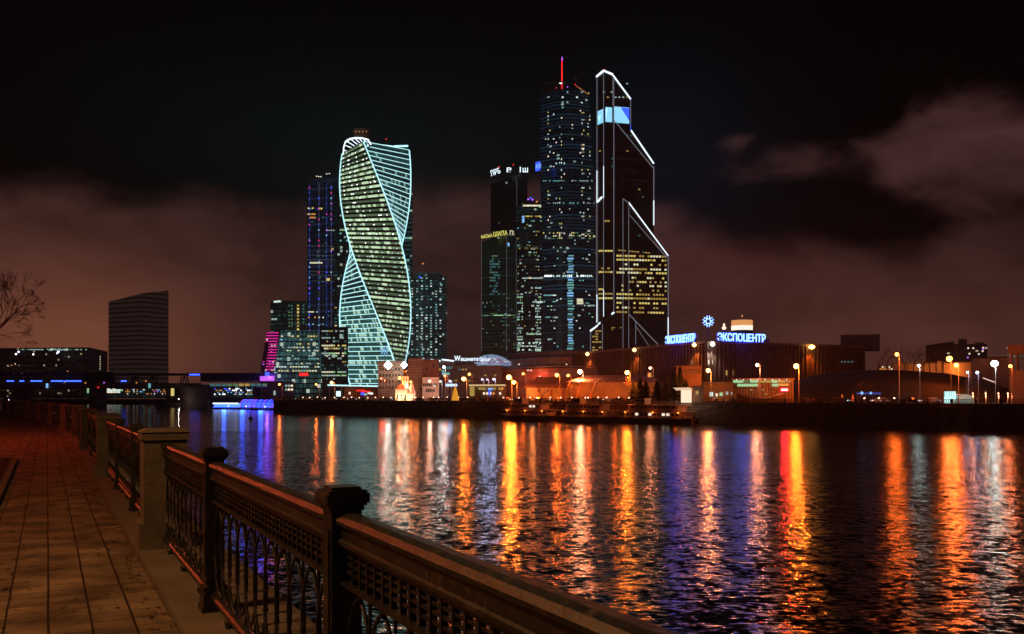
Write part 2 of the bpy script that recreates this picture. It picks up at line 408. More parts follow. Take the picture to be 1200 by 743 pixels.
for i, s_ in enumerate(seg):
    d = Vector(seg[min(i+1, len(seg)-1)])-Vector(seg[max(i-1, 0)]); mbp = MB(); mbp.obox((s_[0]+.3, s_[1]+.3, GZ+.6), d, .22, .22, .55)
    if i < 100: mbp.build('post', M['quay'], q)
    if i+1 < len(seg):
        e = seg[i+1]; rail.bar((s_[0]+.3, s_[1]+.3, GZ+1.0), (e[0]+.3, e[1]+.3, GZ+1.0), .07, 4); rail.bar((s_[0]+.3, s_[1]+.3, GZ+.3), (e[0]+.3, e[1]+.3, GZ+.3), .05, 4)
        for k in range(1, 14):
            x = s_[0]+(e[0]-s_[0])*k/14+.3; y = s_[1]+(e[1]-s_[1])*k/14+.3
            bars.face([(x-.05, y+.05, GZ+.3), (x+.05, y-.05, GZ+.3), (x+.05, y-.05, GZ+1), (x-.05, y+.05, GZ+1)])
rail.build('handrail', M['dark'], q); bars.build('bars', M['dark'], q, kind='stuff')
# far embankment road and footway
mb = MB(); A, B = offline(BANK[:7], 6), offline(BANK[:7], 22)
for i in range(6): mb.face([(*A[i], GZ+.004), (*A[i+1], GZ+.004), (*B[i+1], GZ+.004), (*B[i], GZ+.004)])
struct('embankment_road', mb, M['asphalt'])
mb = MB(); strip(mb, BANK[:7], 5.6, 5.95, GZ+.0, GZ+.13); struct('road_kerb', mb, M['plinth'])

# near bank
def railpts():
    p = [(1.21+.545*8, -8.0)]
    def x(y): return 1.21-.545*y
    p += [(x(35), 35.0), (-24.3, 45.7), (-28.4, 52), (-33.5, 60), (-41.9, 72.7), (-50, 84), (-64, 101), (-90, 128), (-140, 170)]
    return p
RL = railpts()
near = [(RL[0][0]+30*.545/1.139+18, -60)]+[(x+.55, y+.2) for x, y in RL]+[(-300, 330), (-275, 480), (-262, 560), (-330, 690), (-900, 830), (-3000, 930), (-3000, -60)]
near = [(30, -60)]+near[1:]
polysheet('near_bank_ground', near, GZ-.02, M['asphalt'])
mb = MB(); 
for i in range(len(near)-6): 
    a, b = near[i], near[i+1]; mb.face([(*a, -2), (*b, -2), (*b, GZ-.021), (*a, GZ-.021)])
tag(mb.build('near_quay_wall', M['quay']), 'granite quay wall dropping to the water under the iron railing', 'quay wall')

def path_mat():
    m, nt, b = newmat('concrete paving blocks')
    g = N(nt, 'ShaderNodeTexCoord'); mp = N(nt, 'ShaderNodeMapping'); mp.inputs['Rotation'].default_value = (0, 0, -(pi/2+math.atan(.545)))
    nt.links.new(g.outputs['Object'], mp.inputs[0])
    # slow sideways wander of the courses, as laid by hand
    wz = N(nt, 'ShaderNodeTexNoise'); wz.inputs['Scale'].default_value = .7; nt.links.new(g.outputs['Object'], wz.inputs['Vector'])
    wv = N(nt, 'ShaderNodeVectorMath', operation='MULTIPLY_ADD'); nt.links.new(wz.outputs['Color'], wv.inputs[0]); wv.inputs[1].default_value = (.022, .022, 0); nt.links.new(mp.outputs[0], wv.inputs[2])
    br = N(nt, 'ShaderNodeTexBrick'); nt.links.new(wv.outputs[0], br.inputs['Vector'])
    br.offset = 0; br.inputs['Scale'].default_value = 1; br.inputs['Brick Width'].default_value = .25; br.inputs['Row Height'].default_value = .27
    br.inputs['Mortar Size'].default_value = .009; br.inputs['Mortar Smooth'].default_value = .3; br.inputs['Bias'].default_value = -.1
    br.inputs['Color1'].default_value = (.34, .25, .16, 1); br.inputs['Color2'].default_value = (.22, .16, .11, 1); br.inputs['Mortar'].default_value = (.09, .07, .055, 1)
    b2 = N(nt, 'ShaderNodeTexBrick'); nt.links.new(wv.outputs[0], b2.inputs['Vector'])
    b2.offset = 0; b2.inputs['Scale'].default_value = 1; b2.inputs['Brick Width'].default_value = 2.6; b2.inputs['Row Height'].default_value = .27
    b2.inputs['Mortar Size'].default_value = .009; b2.inputs['Mortar Smooth'].default_value = .2
    b2.inputs['Color1'].default_value = (1, 1, 1, 1); b2.inputs['Color2'].default_value = (.85, .85, .85, 1); b2.inputs['Mortar'].default_value = (.25, .22, .2, 1)
    no = N(nt, 'ShaderNodeTexNoise'); no.inputs['Scale'].default_value = 2.2; no.inputs['Detail'].default_value = 8; nt.links.new(g.outputs['Object'], no.inputs['Vector'])
    cr = N(nt, 'ShaderNodeValToRGB'); cr.color_ramp.elements[0].position = .35; cr.color_ramp.elements[0].color = (.28, .28, .28, 1); cr.color_ramp.elements[1].position = .65
    nt.links.new(no.outputs['Fac'], cr.inputs[0])
    x = br.outputs['Color']
    for o in (b2.outputs['Color'], cr.outputs[0]):
        mx = N(nt, 'ShaderNodeMix', data_type='RGBA', blend_type='MULTIPLY'); mx.inputs[0].default_value = 1
        nt.links.new(x, mx.inputs[6]); nt.links.new(o, mx.inputs[7]); x = mx.outputs[2]
    nt.links.new(x, b.inputs['Base Color']); b.inputs['Roughness'].default_value = .8
    h = mathn(nt, 'MULTIPLY_ADD', no.outputs['Fac'], .5, mathn(nt, 'SUBTRACT', 1, mathn(nt, 'ADD', mathn(nt, 'MULTIPLY', br.outputs['Fac'], .6), b2.outputs['Fac'])))
    bp = N(nt, 'ShaderNodeBump'); bp.inputs['Strength'].default_value = .7; bp.inputs['Distance'].default_value = .02
    nt.links.new(h, bp.inputs['Height']); nt.links.new(bp.outputs[0], b.inputs['Normal'])
    return m
M['path'] = path_mat()
def off_rl(c):   # line parallel to the railing, c metres to the left (in x) of it
    return [(x-c*1.0, y-c*.3) for x, y in RL]
A, B = off_rl(.27), off_rl(1.87)
mb = MB()
for i in range(len(RL)-1): mb.face([(*A[i], GZ), (*A[i+1], GZ), (*B[i+1], GZ), (*B[i], GZ)])
struct('riverside_path', mb, M['path'])
# beyond the end of the flower bed the paving widens
def rx(y): return 1.21-.545*y
mb = MB()
W0, W1 = off_rl(1.865), off_rl(16)
e = 21.4
poly = [(rx(e)-1.9+.55*.0, e), (rx(35)-1.87, 34.4)]+W0[2:8]+[(-95, 92), (-70, 50), (-40, 21.4)]
mb.face([(x, y, GZ-.004) for x, y in poly]); struct('paved_ground', mb, M['path'])
# kerb and soil bed
k0 = (rx(-8)-1.85, -8.0); k1 = (rx(e)-1.85-.1, e)
mb = MB(); mb.prism([(k0[0]-.12, k0[1]), (k0[0], k0[1]), (k1[0], k1[1]), (k1[0]-.12, k1[1])], GZ-.05, GZ+.07)
mb.prism([(k1[0]-14, e), (k1[0]-.12, e), (k1[0]-.12, e+.12), (k1[0]-14, e+.12)], GZ-.05, GZ+.068)
struct('bed_kerb', mb, M['plinth'])
mb = MB(); n = 26
rows = []
for i in range(60):
    y = -8+(e+8)*i/59; xr = k0[0]+(k1[0]-k0[0])*i/59-.12
    rows.append([(xr-j*.5-(0 if j == 0 else R.uniform(0, .2)), y, GZ+.03+(0 if j == 0 else R.uniform(.0, .10))) for j in range(n)])
mb.grid(rows); mb.build('soil_bed', M['soil'], kind='structure', smooth=True)
leaf = MB(); grit = MB()
for i in range(1500):
    y = R.uniform(3.5, 30); o_ = R.choice([R.uniform(.25, .5), R.uniform(.3, 1.85), R.uniform(1.5, 1.86)]); x = rx(y)-o_; a = R.random()*pi; s_ = R.uniform(.006, .02)
    grit.face([(x+s_*math.cos(a+q)*1.4, y+s_*math.sin(a+q), GZ+.006+R.uniform(0, .012)) for q in (0, 1.7, 3.1, 4.6)])
grit.build('litter', M['soil'], kind='stuff', label='leaf scraps and grit scattered on the path')['category'] = 'litter'
for i in range(900):
    y = R.uniform(6, e); f = (y+8)/(e+8); xr = k0[0]+(k1[0]-k0[0])*f-.15; x = xr-R.random()**1.5*3; a = R.random()*pi; s_ = R.uniform(.02, .05)
    z = GZ+.12+R.random()*.04; leaf.face([(x+s_*math.cos(a+q), y+s_*math.sin(a+q), z+R.uniform(-.01, .02)) for q in (0, 1.7, 3.1, 4.6)])
leaf.build('fallen_leaves', M['soil'], kind='stuff', label='dead leaves scattered on the soil bed')['category'] = 'leaves'

# ================================================================== NEAR RAILING
rl = thing('embankment_railing', 'ornate black iron railing between granite pillars along the riverside path', 'railing', (rx(8.87), 8.87, GZ))
OFF[rl.name] = (rx(8.87), 8.87, GZ)
mb = MB()
A, B = off_rl(.262), [(x+.5, y+.2) for x, y in RL]
for i in range(len(RL)-1):
    mb.prism([B[i], B[i+1], A[i+1], A[i]], GZ-.3, GZ+.06)
mb.build('stone_plinth', M['plinth'], rl)
# walk along the line
def walk():
    pts = [Vector(p) for p in RL]; y0 = 8.87
    cum = [0]
    for a, b in zip(pts, pts[1:]): cum.append(cum[-1]+(b-a).length)
    def at(s):
        for i in range(len(cum)-1):
            if s <= cum[i+1]: break
        t = (s-cum[i])/(cum[i+1]-cum[i]); return pts[i].lerp(pts[i+1], t), (pts[i+1]-pts[i]).normalized()
    s0 = (8.87+8)*math.hypot(1, .545); return at, s0, cum[-1]
at, s0, smax = walk()
PITCH = 3.06
# master meshes in local frame: x along rail, y towards river
def granite_pillar_mesh():
    mb = MB(); 
    mb.box(-.25, .25, -.25, .25, .0, .26); mb.box(-.205, .205, -.205, .205, .255, 1.10)
    mb.prism([(-.225, -.225), (.225, -.225), (.225, .225), (-.225, .225)], 1.10, 1.18)
    mb.face([(-.235, -.235, 1.18), (.235, -.235, 1.18), (.17, -.17, 1.215), (-.17, -.17, 1.215)]); mb.face([(.235, -.235, 1.18), (.235, .235, 1.18), (.17, .17, 1.215), (.17, -.17, 1.215)])
    mb.face([(.235, .235, 1.18), (-.235, .235, 1.18), (-.17, .17, 1.215), (.17, .17, 1.215)]); mb.face([(-.235, .235, 1.18), (-.235, -.235, 1.18), (-.17, -.17, 1.215), (-.17, .17, 1.215)])
    mb.face([(-.17, -.17, 1.215), (.17, -.17, 1.215), (.17, .17, 1.215), (-.17, .17, 1.215)])
    return mb
def iron_post_mesh():
    mb = MB(); b = lambda h, z0, z1: mb.box(-h, h, -h, h, z0, z1)
    b(.095, 0, .04); b(.085, .04, .13); b(.072, .13, .15); b(.082, .15, .18); b(.062, .18, 1.08); b(.070, 1.08, 1.10); b(.08, 1.10, 1.112); b(.088, 1.112, 1.15); b(.08, 1.15, 1.162); b(.06, 1.162, 1.175)
    for s_ in (-1, 1):      # raised fielded panels on the faces
        mb.box(-.035, .035, s_*.062 if s_ > 0 else -.069, .069 if s_ > 0 else -.062, .25, 1.0)
        mb.box(.062 if s_ > 0 else -.069, .069 if s_ > 0 else -.062, -.035, .035, .25, 1.0)
    return mb
LP = PITCH-.16
def profile(mb, prof, x0, x1):
    n = len(prof)
    for i in range(n):
        a, b = prof[i], prof[(i+1) % n]; mb.face([(x0, *a), (x1, *a), (x1, *b), (x0, *b)])
    mb.face([(x0, *p) for p in prof[::-1]]); mb.face([(x1, *p) for p in prof])
def panel_parts(hi):
    out = {}
    mb = MB(); profile(mb, [(-.042, 1.012), (.042, 1.012), (.042, 1.026), (.032, 1.032), (.032, 1.082), (.05, 1.092), (.054, 1.108), (.04, 1.128), (.015, 1.138), (-.02, 1.138), (-.042, 1.128), (-.054, 1.108), (-.05, 1.092), (-.032, 1.082), (-.032, 1.032), (-.042, 1.026)], .0, LP)
    pass
    out['handrail'] = mb
    mb = MB(); profile(mb, [(-.02, .985), (.02, .985), (.02, .999), (-.02, .999)], 0, LP); profile(mb, [(-.03, .845), (.03, .845), (.03, .862), (-.03, .862)], 0, LP)
    n = 34 if hi else 17
    for i in range(n+1):
        x = LP*i/n; mb.box(max(0, x-.009), min(LP, x+.009), -.012, .012, .862, .985)
        if i < n:
            w = LP/n; zz = (.895, .945) if i % 2 else (.912, .962)
            for z in (.893, .925, .955): mb.box(x+.009+w*.06, x+w*.80, -.010, .010, z, z+.012)
    out['frieze'] = mb
    mb = MB(); n = 11; w = LP/n; zc, hz = .53, .315
    for i in range(-1, n):
        c = (i+1)*w; pts = []
        m = 20 if hi else 10
        for k in range(m+1):
            t = -pi/2+pi*k/m; pts.append((t,))
        for sgn in (-1, 1):
            P_ = []
            for (t,) in pts:
                x = c+sgn*w*1.0*math.cos(t)**.85; z = zc+hz*math.sin(t)
                if -.001 <= x <= LP+.001: P_.append((min(max(x, 0), LP), 0.006*sgn, z))
            if len(P_) > 1: 
                for a, b in zip(P_, P_[1:]):
                    if abs(a[0]-b[0]) < w*.5+.2 and math.dist(a, b) < .25: mb.bar(a, b, .0085, 5 if hi else 4, cap=False)
    out['arch_lattice'] = mb
    mb = MB()
    for i in range(1, n):
        c = i*w; 
        if hi: mb.lathe((c, 0, 0), [(.007, .21), (.007, .36), (.013, .37), (.013, .385), (.008, .39), (.016, .42), (.008, .46), (.014, .5), (.014, .53), (.008, .56), (.016, .60), (.008, .64), (.013, .645), (.013, .66), (.007, .67), (.007, .846)], 8)
        else: mb.lathe((c, 0, 0), [(.007, .21), (.008, .4), (.016, .5), (.008, .62), (.007, .846)], 5)
    out['balusters'] = mb
    mb = MB(); profile(mb, [(-.035, .15), (.035, .15), (.035, .175), (.022, .19), (.022, .205), (-.022, .205), (-.022, .19), (-.035, .175)], 0, LP)
    for x in (.5, LP/2, LP-.5): mb.lathe((x, 0, 0), [(.018, .06), (.03, .075), (.032, .105), (.018, .13), (.018, .152)], 8)
    out['bottom_rail'] = mb
    return out
meshes = {}
tmp_par = None
def getmesh(key, maker, m):
    if key not in meshes:
        o = maker().build(key, m); meshes[key] = o.data; bpy.data.objects.remove(o)
    return meshes[key]
def place(name, me, parent, loc, rot):
    o = bpy.data.objects.new(name, me); COL.objects.link(o); o.parent = parent
    if loc is not None:
        off = OFF[rl.name]; o.location = (loc[0]-off[0], loc[1]-off[1], loc[2]-off[2]); o.rotation_euler = (0, 0, rot)
    return o
j = -6
while s0+j*PITCH < 0: j += 1
while s0+(j+1)*PITCH < smax and j < 42:
    p, d = at(s0+j*PITCH); a = math.atan2(d.y, d.x)
    if j % 3 == 0: place('granite_pillar', getmesh('pillar', granite_pillar_mesh, M['granite']), rl, (p.x, p.y, GZ+.06), a)
    else: place('iron_post', getmesh('ipost', iron_post_mesh, M['iron']), rl, (p.x, p.y, GZ+.0605), a)
    if p.y < 75:
        q2, _ = at(s0+(j+1)*PITCH); d2 = (q2-p).normalized(); a2 = math.atan2(d2.y, d2.x)
        hi = p.y < 16; key = 'hi' if hi else 'lo'
        if key not in meshes: meshes[key] = panel_parts(hi)
        parts = meshes[key]; off = p+d2*.08
        pan = place('railing_panel', getmesh(key+'arch_lattice', lambda: parts['arch_lattice'], M['iron']), rl, (off.x, off.y, GZ), a2)
        for nm in ('handrail', 'frieze', 'balusters', 'bottom_rail'):
            o = bpy.data.objects.new(nm, getmesh(key+nm, lambda: parts[nm], M['iron'])); COL.objects.link(o); o.parent = pan
    else:
        q2, _ = at(s0+(j+1)*PITCH); mb = MB(); mb.bar((p.x, p.y, GZ+1.1), (q2.x, q2.y, GZ+1.1), .06, 4); mb.bar((p.x, p.y, GZ+.9), (q2.x, q2.y, GZ+.9), .02, 4); mb.bar((p.x, p.y, GZ+.2), (q2.x, q2.y, GZ+.2), .03, 4)
        for k in range(1, 12):
            t = k/12; x, y = p.x+(q2.x-p.x)*t, p.y+(q2.y-p.y)*t; mb.bar((x, y, GZ+.2), (x, y, GZ+.9), .02, 4, cap=False)
        mb.build('railing_panel', M['iron'], rl)
    j += 1
for k in list(meshes):
    pass
# cast drain slots in the kerb
# ================================================================== WORLD
w = bpy.data.worlds.new('World'); sc.world = w; w.use_nodes = True; nt = w.node_tree
bg = nt.nodes['Background']
tc = N(nt, 'ShaderNodeTexCoord'); sp = N(nt, 'ShaderNodeSeparateXYZ'); nt.links.new(tc.outputs['Generated'], sp.inputs[0])
az = mathn(nt, 'ARCTAN2', sp.outputs[0], sp.outputs[1]); el = sp.outputs[2]
def gauss(x0, z0, wx, wz):
    a = mathn(nt, 'POWER', mathn(nt, 'DIVIDE', mathn(nt, 'ABSOLUTE', mathn(nt, 'SUBTRACT', az, x0)), wx), 2)
    b = mathn(nt, 'POWER', mathn(nt, 'DIVIDE', mathn(nt, 'ABSOLUTE', mathn(nt, 'SUBTRACT', el, z0)), wz), 2)
    return mathn(nt, 'EXPONENT', mathn(nt, 'MULTIPLY', mathn(nt, 'ADD', a, b), -1))
cv = N(nt, 'ShaderNodeFloatCurve'); nt.links.new(mathn(nt, 'MULTIPLY_ADD', az, 1/1.4, .5), cv.inputs['Value'])
def dirz(px, py):
    u, v = (px-600)/1000, (465-py)/1000; return math.atan(u), v/math.sqrt(1+u*u+v*v)
c = cv.mapping.curves[0]
pts = [(0, .42)]+[(dirz(px, py)[0]/1.4+.5, 2*dirz(px, py)[1]) for px, py in ((0, 205), (90, 205), (170, 222), (230, 212), (330, 232), (430, 222), (540, 222), (700, 225), (780, 240), (850, 258), (950, 276), (1050, 285), (1100, 262), (1150, 232), (1200, 215))]+[(1, .5)]
c.points[0].location = pts[0]; c.points[1].location = pts[-1]
for p in pts[1:-1]: c.points.new(*p)
cv.mapping.update()
thr = mathn(nt, 'MULTIPLY', cv.outputs[0], .5)
st = N(nt, 'ShaderNodeMapping'); st.inputs['Scale'].default_value = (1, 1, 2.0); nt.links.new(tc.outputs['Generated'], st.inputs[0])
def noise(scale, det, dist, rough=.55):
    no = N(nt, 'ShaderNodeTexNoise'); no.inputs['Scale'].default_value = scale; no.inputs['Detail'].default_value = det; no.inputs['Roughness'].default_value = rough; no.inputs['Distortion'].default_value = dist
    nt.links.new(st.outputs[0], no.inputs['Vector']); return mathn(nt, 'SUBTRACT', no.outputs['Fac'], .5)
nz = noise(3.2, 8, .5, .6); n2 = noise(9, 7, .6, .6)
def smooth(x, a, b, lo=0, hi=1):
    mr = N(nt, 'ShaderNodeMapRange'); mr.interpolation_type = 'SMOOTHSTEP'; nt.links.new(x, mr.inputs[0])
    for i_, v_ in enumerate((a, b, lo, hi)): mr.inputs[i_+1].default_value = v_
    return mr.outputs[0]
edge = mathn(nt, 'ADD', mathn(nt, 'SUBTRACT', thr, el), mathn(nt, 'ADD', mathn(nt, 'MULTIPLY', nz, .07), mathn(nt, 'MULTIPLY', n2, .035)))
dens = smooth(edge, -.012, .038)
def gp(px, py, wx, wy):
    a, z = dirz(px, py); return gauss(a, z, wx/1000, wy/1000)
up = None
for px, py, wx, wy, k in ((985, 190, 150, 26, .55), (1115, 172, 62, 40, 1.1), (1190, 215, 90, 50, .8), (862, 165, 26, 10, .35)):
    g_ = mathn(nt, 'MULTIPLY', gp(px, py, wx, wy), k); up = g_ if up is None else mathn(nt, 'ADD', up, g_)
up = smooth(mathn(nt, 'ADD', up, mathn(nt, 'ADD', mathn(nt, 'MULTIPLY', nz, .8), mathn(nt, 'MULTIPLY', n2, .95))), .2, .85, 0, 1.35)
dens = mathn(nt, 'MAXIMUM', dens, up)
tex = mathn(nt, 'ADD', mathn(nt, 'MULTIPLY_ADD', nz, 2.6, 1.0), mathn(nt, 'MULTIPLY', n2, 2.2))
def colmul(col, fac):
    v = N(nt, 'ShaderNodeVectorMath', operation='SCALE'); v.inputs[0].default_value = col; nt.links.new(fac, v.inputs[3]); return v.outputs[0]
def vadd(a, b):
    v = N(nt, 'ShaderNodeVectorMath', operation='ADD'); nt.links.new(a, v.inputs[0]); nt.links.new(b, v.inputs[1]); return v.outputs[0]
dt = mathn(nt, 'MULTIPLY', dens, tex)
tot = colmul((.033, .0132, .0122), dt)
tot = vadd(tot, colmul((.17, .052, .022), mathn(nt, 'MULTIPLY', gp(70, 405, 150, 75), dens)))
tot = vadd(tot, colmul((.022, .0075, .0045), mathn(nt, 'MULTIPLY', gp(60, 330, 260, 120), dens)))
tot = vadd(tot, colmul((.030, .006, .004), mathn(nt, 'MULTIPLY', gp(860, 305, 110, 50), dens)))
tot = vadd(tot, colmul((.045, .013, .006), mathn(nt, 'MULTIPLY', gp(1060, 400, 260, 70), dens)))
tot = vadd(tot, colmul((.0004, .0040, .0040), gp(420, 170, 280, 90)))
tot = vadd(tot, colmul((.0008, .0032, .0065), gp(790, 190, 110, 110)))
tot = vadd(tot, colmul((.0002, .0002, .0003), mathn(nt, 'ADD', dens, 1)))
nt.links.new(tot, bg.inputs['Color']); bg.inputs['Strength'].default_value = 1.0
# ================================================================== LAMPS
LC = {'n': (1, .46, .15), 'o': (1, .125, .012), 'oy': (1, .165, .013), 'w': (1, .93, .8), 'c': (.75, 1, .92), 'r': (1, .10, .03), 'b': (.5, .6, 1), 'a': (1, .24, .04), 'p': (1, .30, .13)}
for k, c, s in (('n', (1, .5, .2), 10), ('o', (1, .36, .05), 12), ('oy', (1, .45, .08), 14), ('w', (1, .9, .75), 10), ('c', (.8, 1, .95), 10), ('r', (1, .16, .06), 6), ('b', (.75, .8, 1), 4), ('a', (1, .5, .15), 6), ('p', (1, .5, .3), 6)):
    M['g'+k] = emit('lamp glass '+k, c, s)
def light(parent, loc, col, e, r=.3, typ='POINT', size=None):
    l = bpy.data.lights.new('lamp_light', typ); l.energy = e; l.color = LC[col]; l.shadow_soft_size = r
    if typ == 'SPOT': l.spot_size = size; l.spot_blend = .6
    o = bpy.data.objects.new('lamp_light', l); COL.objects.link(o); o.parent = parent
    off = OFF.get(parent.name, (0, 0, 0)); o.location = tuple(loc[i]-off[i] for i in range(3)); return o
def street_lamp(px, py, back, col, e, label, rad=.5, arm=1.6, group='street lamps on the far embankment', side=-1, base=None, D=None, name='street_lamp', ax=None):
    if D: x, y = D2(px, D)
    else: x, y = bank(px, back)
    hz = ZZ(py, y); bx, by = x, y
    axx = ax or (-.6931*1, -.7208)     # arm reaches towards the river by default
    if arm: bx, by = x-axx[0]*arm, y-axx[1]*arm
    t = thing(name, label, 'lamp', (bx, by, GZ), group)
    mb = MB(); mb.bar((bx, by, GZ), (bx, by, GZ+1.1), .17, 8, .15); mb.bar((bx, by, GZ+1.1), (bx, by, hz+.2), .11, 8, .06); mb.build('pole', M['steel'], t)
    mb = MB()
    if arm: mb.tube([(bx, by, hz-.3), (bx+axx[0]*arm*.3, by+axx[1]*arm*.3, hz+.32), (bx+axx[0]*arm*.7, by+axx[1]*arm*.7, hz+.52), (x, y, hz+.5)], .05, 5); mb.build('arm', M['steel'], t)
    mb = MB(); mb.lathe((x, y, hz), [(.08, rad*.75+.16), (rad*.3, rad*.75+.1), (rad*.42, rad*.66)], 10); mb.build('hood', M['dark'], t)
    mb = MB(); mb.lathe((x, y, hz), [(rad*.35, rad*.655), (rad*.62, rad*.45), (rad*.78, 0), (rad*.66, -.42*rad), (rad*.35, -.7*rad), (.02, -.78*rad)], 12); mb.build('lamp_glass', M['g'+col], t, smooth=True)
    light(t, (x, y, hz-rad*.9-.42), col, e, .35)
    return t
K = .55
lamps = [
 (327.4, 450.5, 14, 'o', 5000, 'orange street lamp behind the blue lit boats', .55),
 (370.4, 450.5, 14, 'o', 4200, 'dim orange street lamp before the glass office with slanting sides', .45),
 (388.6, 448.3, 12, 'a', 9000, 'bright orange lamp beside the left foot of the twisted tower', .8),
 (446.7, 443.5, 22, 'r', 3500, 'small red orange lamp on the dark brick block, the higher of two', .5),
 (450.8, 446, 26, 'r', 2500, 'small red orange lamp just right of and below another on the dark brick block', .4),
 (468.3, 443, 14, 'o', 6000, 'orange lamp just left of the church tower', .7),
 (481.3, 447.5, 14, 'o', 3500, 'orange lamp just right of the church', .5),
 (503.3, 446.5, 16, 'p', 5500, 'pinkish lamp before the small white house with dark windows', .6),
 (521.4, 440.5, 18, 'r', 4000, 'red lamp under the tall white lamp post', .6),
 (543.3, 444, 12, 'oy', 13000, 'big orange lamp left of the three small white lamps', .85),
 (550, 438.5, 40, 'o', 5000, 'orange lamp above and behind the big one near the three white lamps', .6),
 (596.3, 442, 12, 'oy', 26000, 'brightest orange street lamp, left of the boats and above its twin', 1.0),
 (602.2, 448, 8, 'oy', 12000, 'orange street lamp on a pole just below the brightest one', .7),
 (613, 438, 34, 'o', 3500, 'small orange lamp over the red pavilion roof', .5),
 (652.5, 439.5, 14, 'o', 11000, 'orange street lamp, left head of the pair before the tented roofs', .7),
 (665.7, 440, 14, 'o', 5500, 'small orange street lamp, right head of the pair before the tented roofs', .5),
 (679.7, 435.5, 20, 'p', 17000, 'big glaring orange lamp over the tented pavilion roof', .95),
 (734.8, 436.5, 8, 'oy', 17000, 'yellow orange street lamp behind the moored ships', .75),
 (762, 431.2, 22, 'p', 6000, 'small pink lamp over the dark trees', .5),
 (829.8, 434, 8, 'a', 13000, 'orange street lamp on a curved pole before the exhibition hall corner', .7),
 (887.4, 427.7, 9, 'p', 6500, 'slim curved street lamp rising before the green lit windows', .55),
 (933, 429, 7, 'oy', 19000, 'bright yellow orange street lamp right of the red sign', .75),
 (1051, 415.2, 9, 'o', 6500, 'tall orange street lamp before the grass mound', .5),
 (1112.5, 420.3, 60, 'o', 12000, 'glaring orange lamp high above the pale wall', .9),
 (1120.8, 427.8, 7, 'o', 8000, 'orange white street lamp in front of the pale wall', .55),
 (1184, 429, 8, 'o', 2500, 'dull orange street lamp beside the dark pavilion at the right edge', .4),
]
for px, py, back, col, e, lab, rad in lamps:
    street_lamp(px, py, back, col, e*(K if e > 6400 else .28), lab, rad*1.15)
whites = [(520, 430, 18, 'c', 6000, 'tall white lamp post standing over a red lamp', .7), (516, 447, 12, 'w', 1500, 'small white lamp before the washed out low buildings, left of a blue white one', .35),
          (527.2, 446.5, 12, 'b', 3500, 'blue white lamp above the small lit blue sign', .55), (564.8, 444.5, 16, 'b', 2500, 'left lamp of three small white lamps in a row', .4),
          (570.7, 444.5, 16, 'b', 2000, 'middle lamp of three small white lamps in a row', .35), (578.3, 444.3, 16, 'b', 3500, 'right and largest lamp of three small white lamps in a row', .5),
          (1076.7, 428.5, 40, 'c', 1200, 'small white lamp lighting the long pale wall', .5), (1165.5, 426, 34, 'c', 4200, 'glaring greenish white floodlight on the right', 1.15),
          (1133.8, 436.3, 26, 'b', 600, 'small bluish lamp, left of two under the pale wall', .4), (1145.3, 436.5, 26, 'b', 700, 'small bluish lamp, right of two under the pale wall', .5)]
for px, py, back, col, e, lab, rad in whites:
    street_lamp(px, py, back, col, e*.28, lab, rad*.95, arm=.9, group='white lamps on the far bank')
for i, px in enumerate((1140, 1155, 1170, 1181)):
    street_lamp(px, 461, 10, 'p', 500, 'low white lamp in a row of four near the water at the far right', .2, arm=.2, group='low lamps at the far right', name='path_lamp')
# lamps of the near embankment (beside the bed, the first two just out of frame)
NL = []
for x, y, h, col, e in ((-6.5, 3.5, 7.5, 'n', 1250), (-24.5, 27, 8, 'r', 2800), (-58, 62, 8, 'o', 260)):
    t = thing('promenade_lamp', 'lamp post beside the riverside path', 'lamp', (x, y, GZ), 'lamps along the riverside path')
    mb = MB(); mb.bar((x, y, GZ), (x, y, GZ+.8), .14, 8, .11); mb.bar((x, y, GZ+.8), (x, y, GZ+h), .07, 8, .05); mb.build('pole', M['dark'], t)
    mb = MB(); mb.lathe((x, y, GZ+h), [(.05, 0), (.16, .05), (.26, .3), (.2, .5), (.03, .62)], 12); mb.build('lantern', M['g'+col], t)
    light(t, (x+.5, y-.2, GZ+h-.3), col, e, .22)

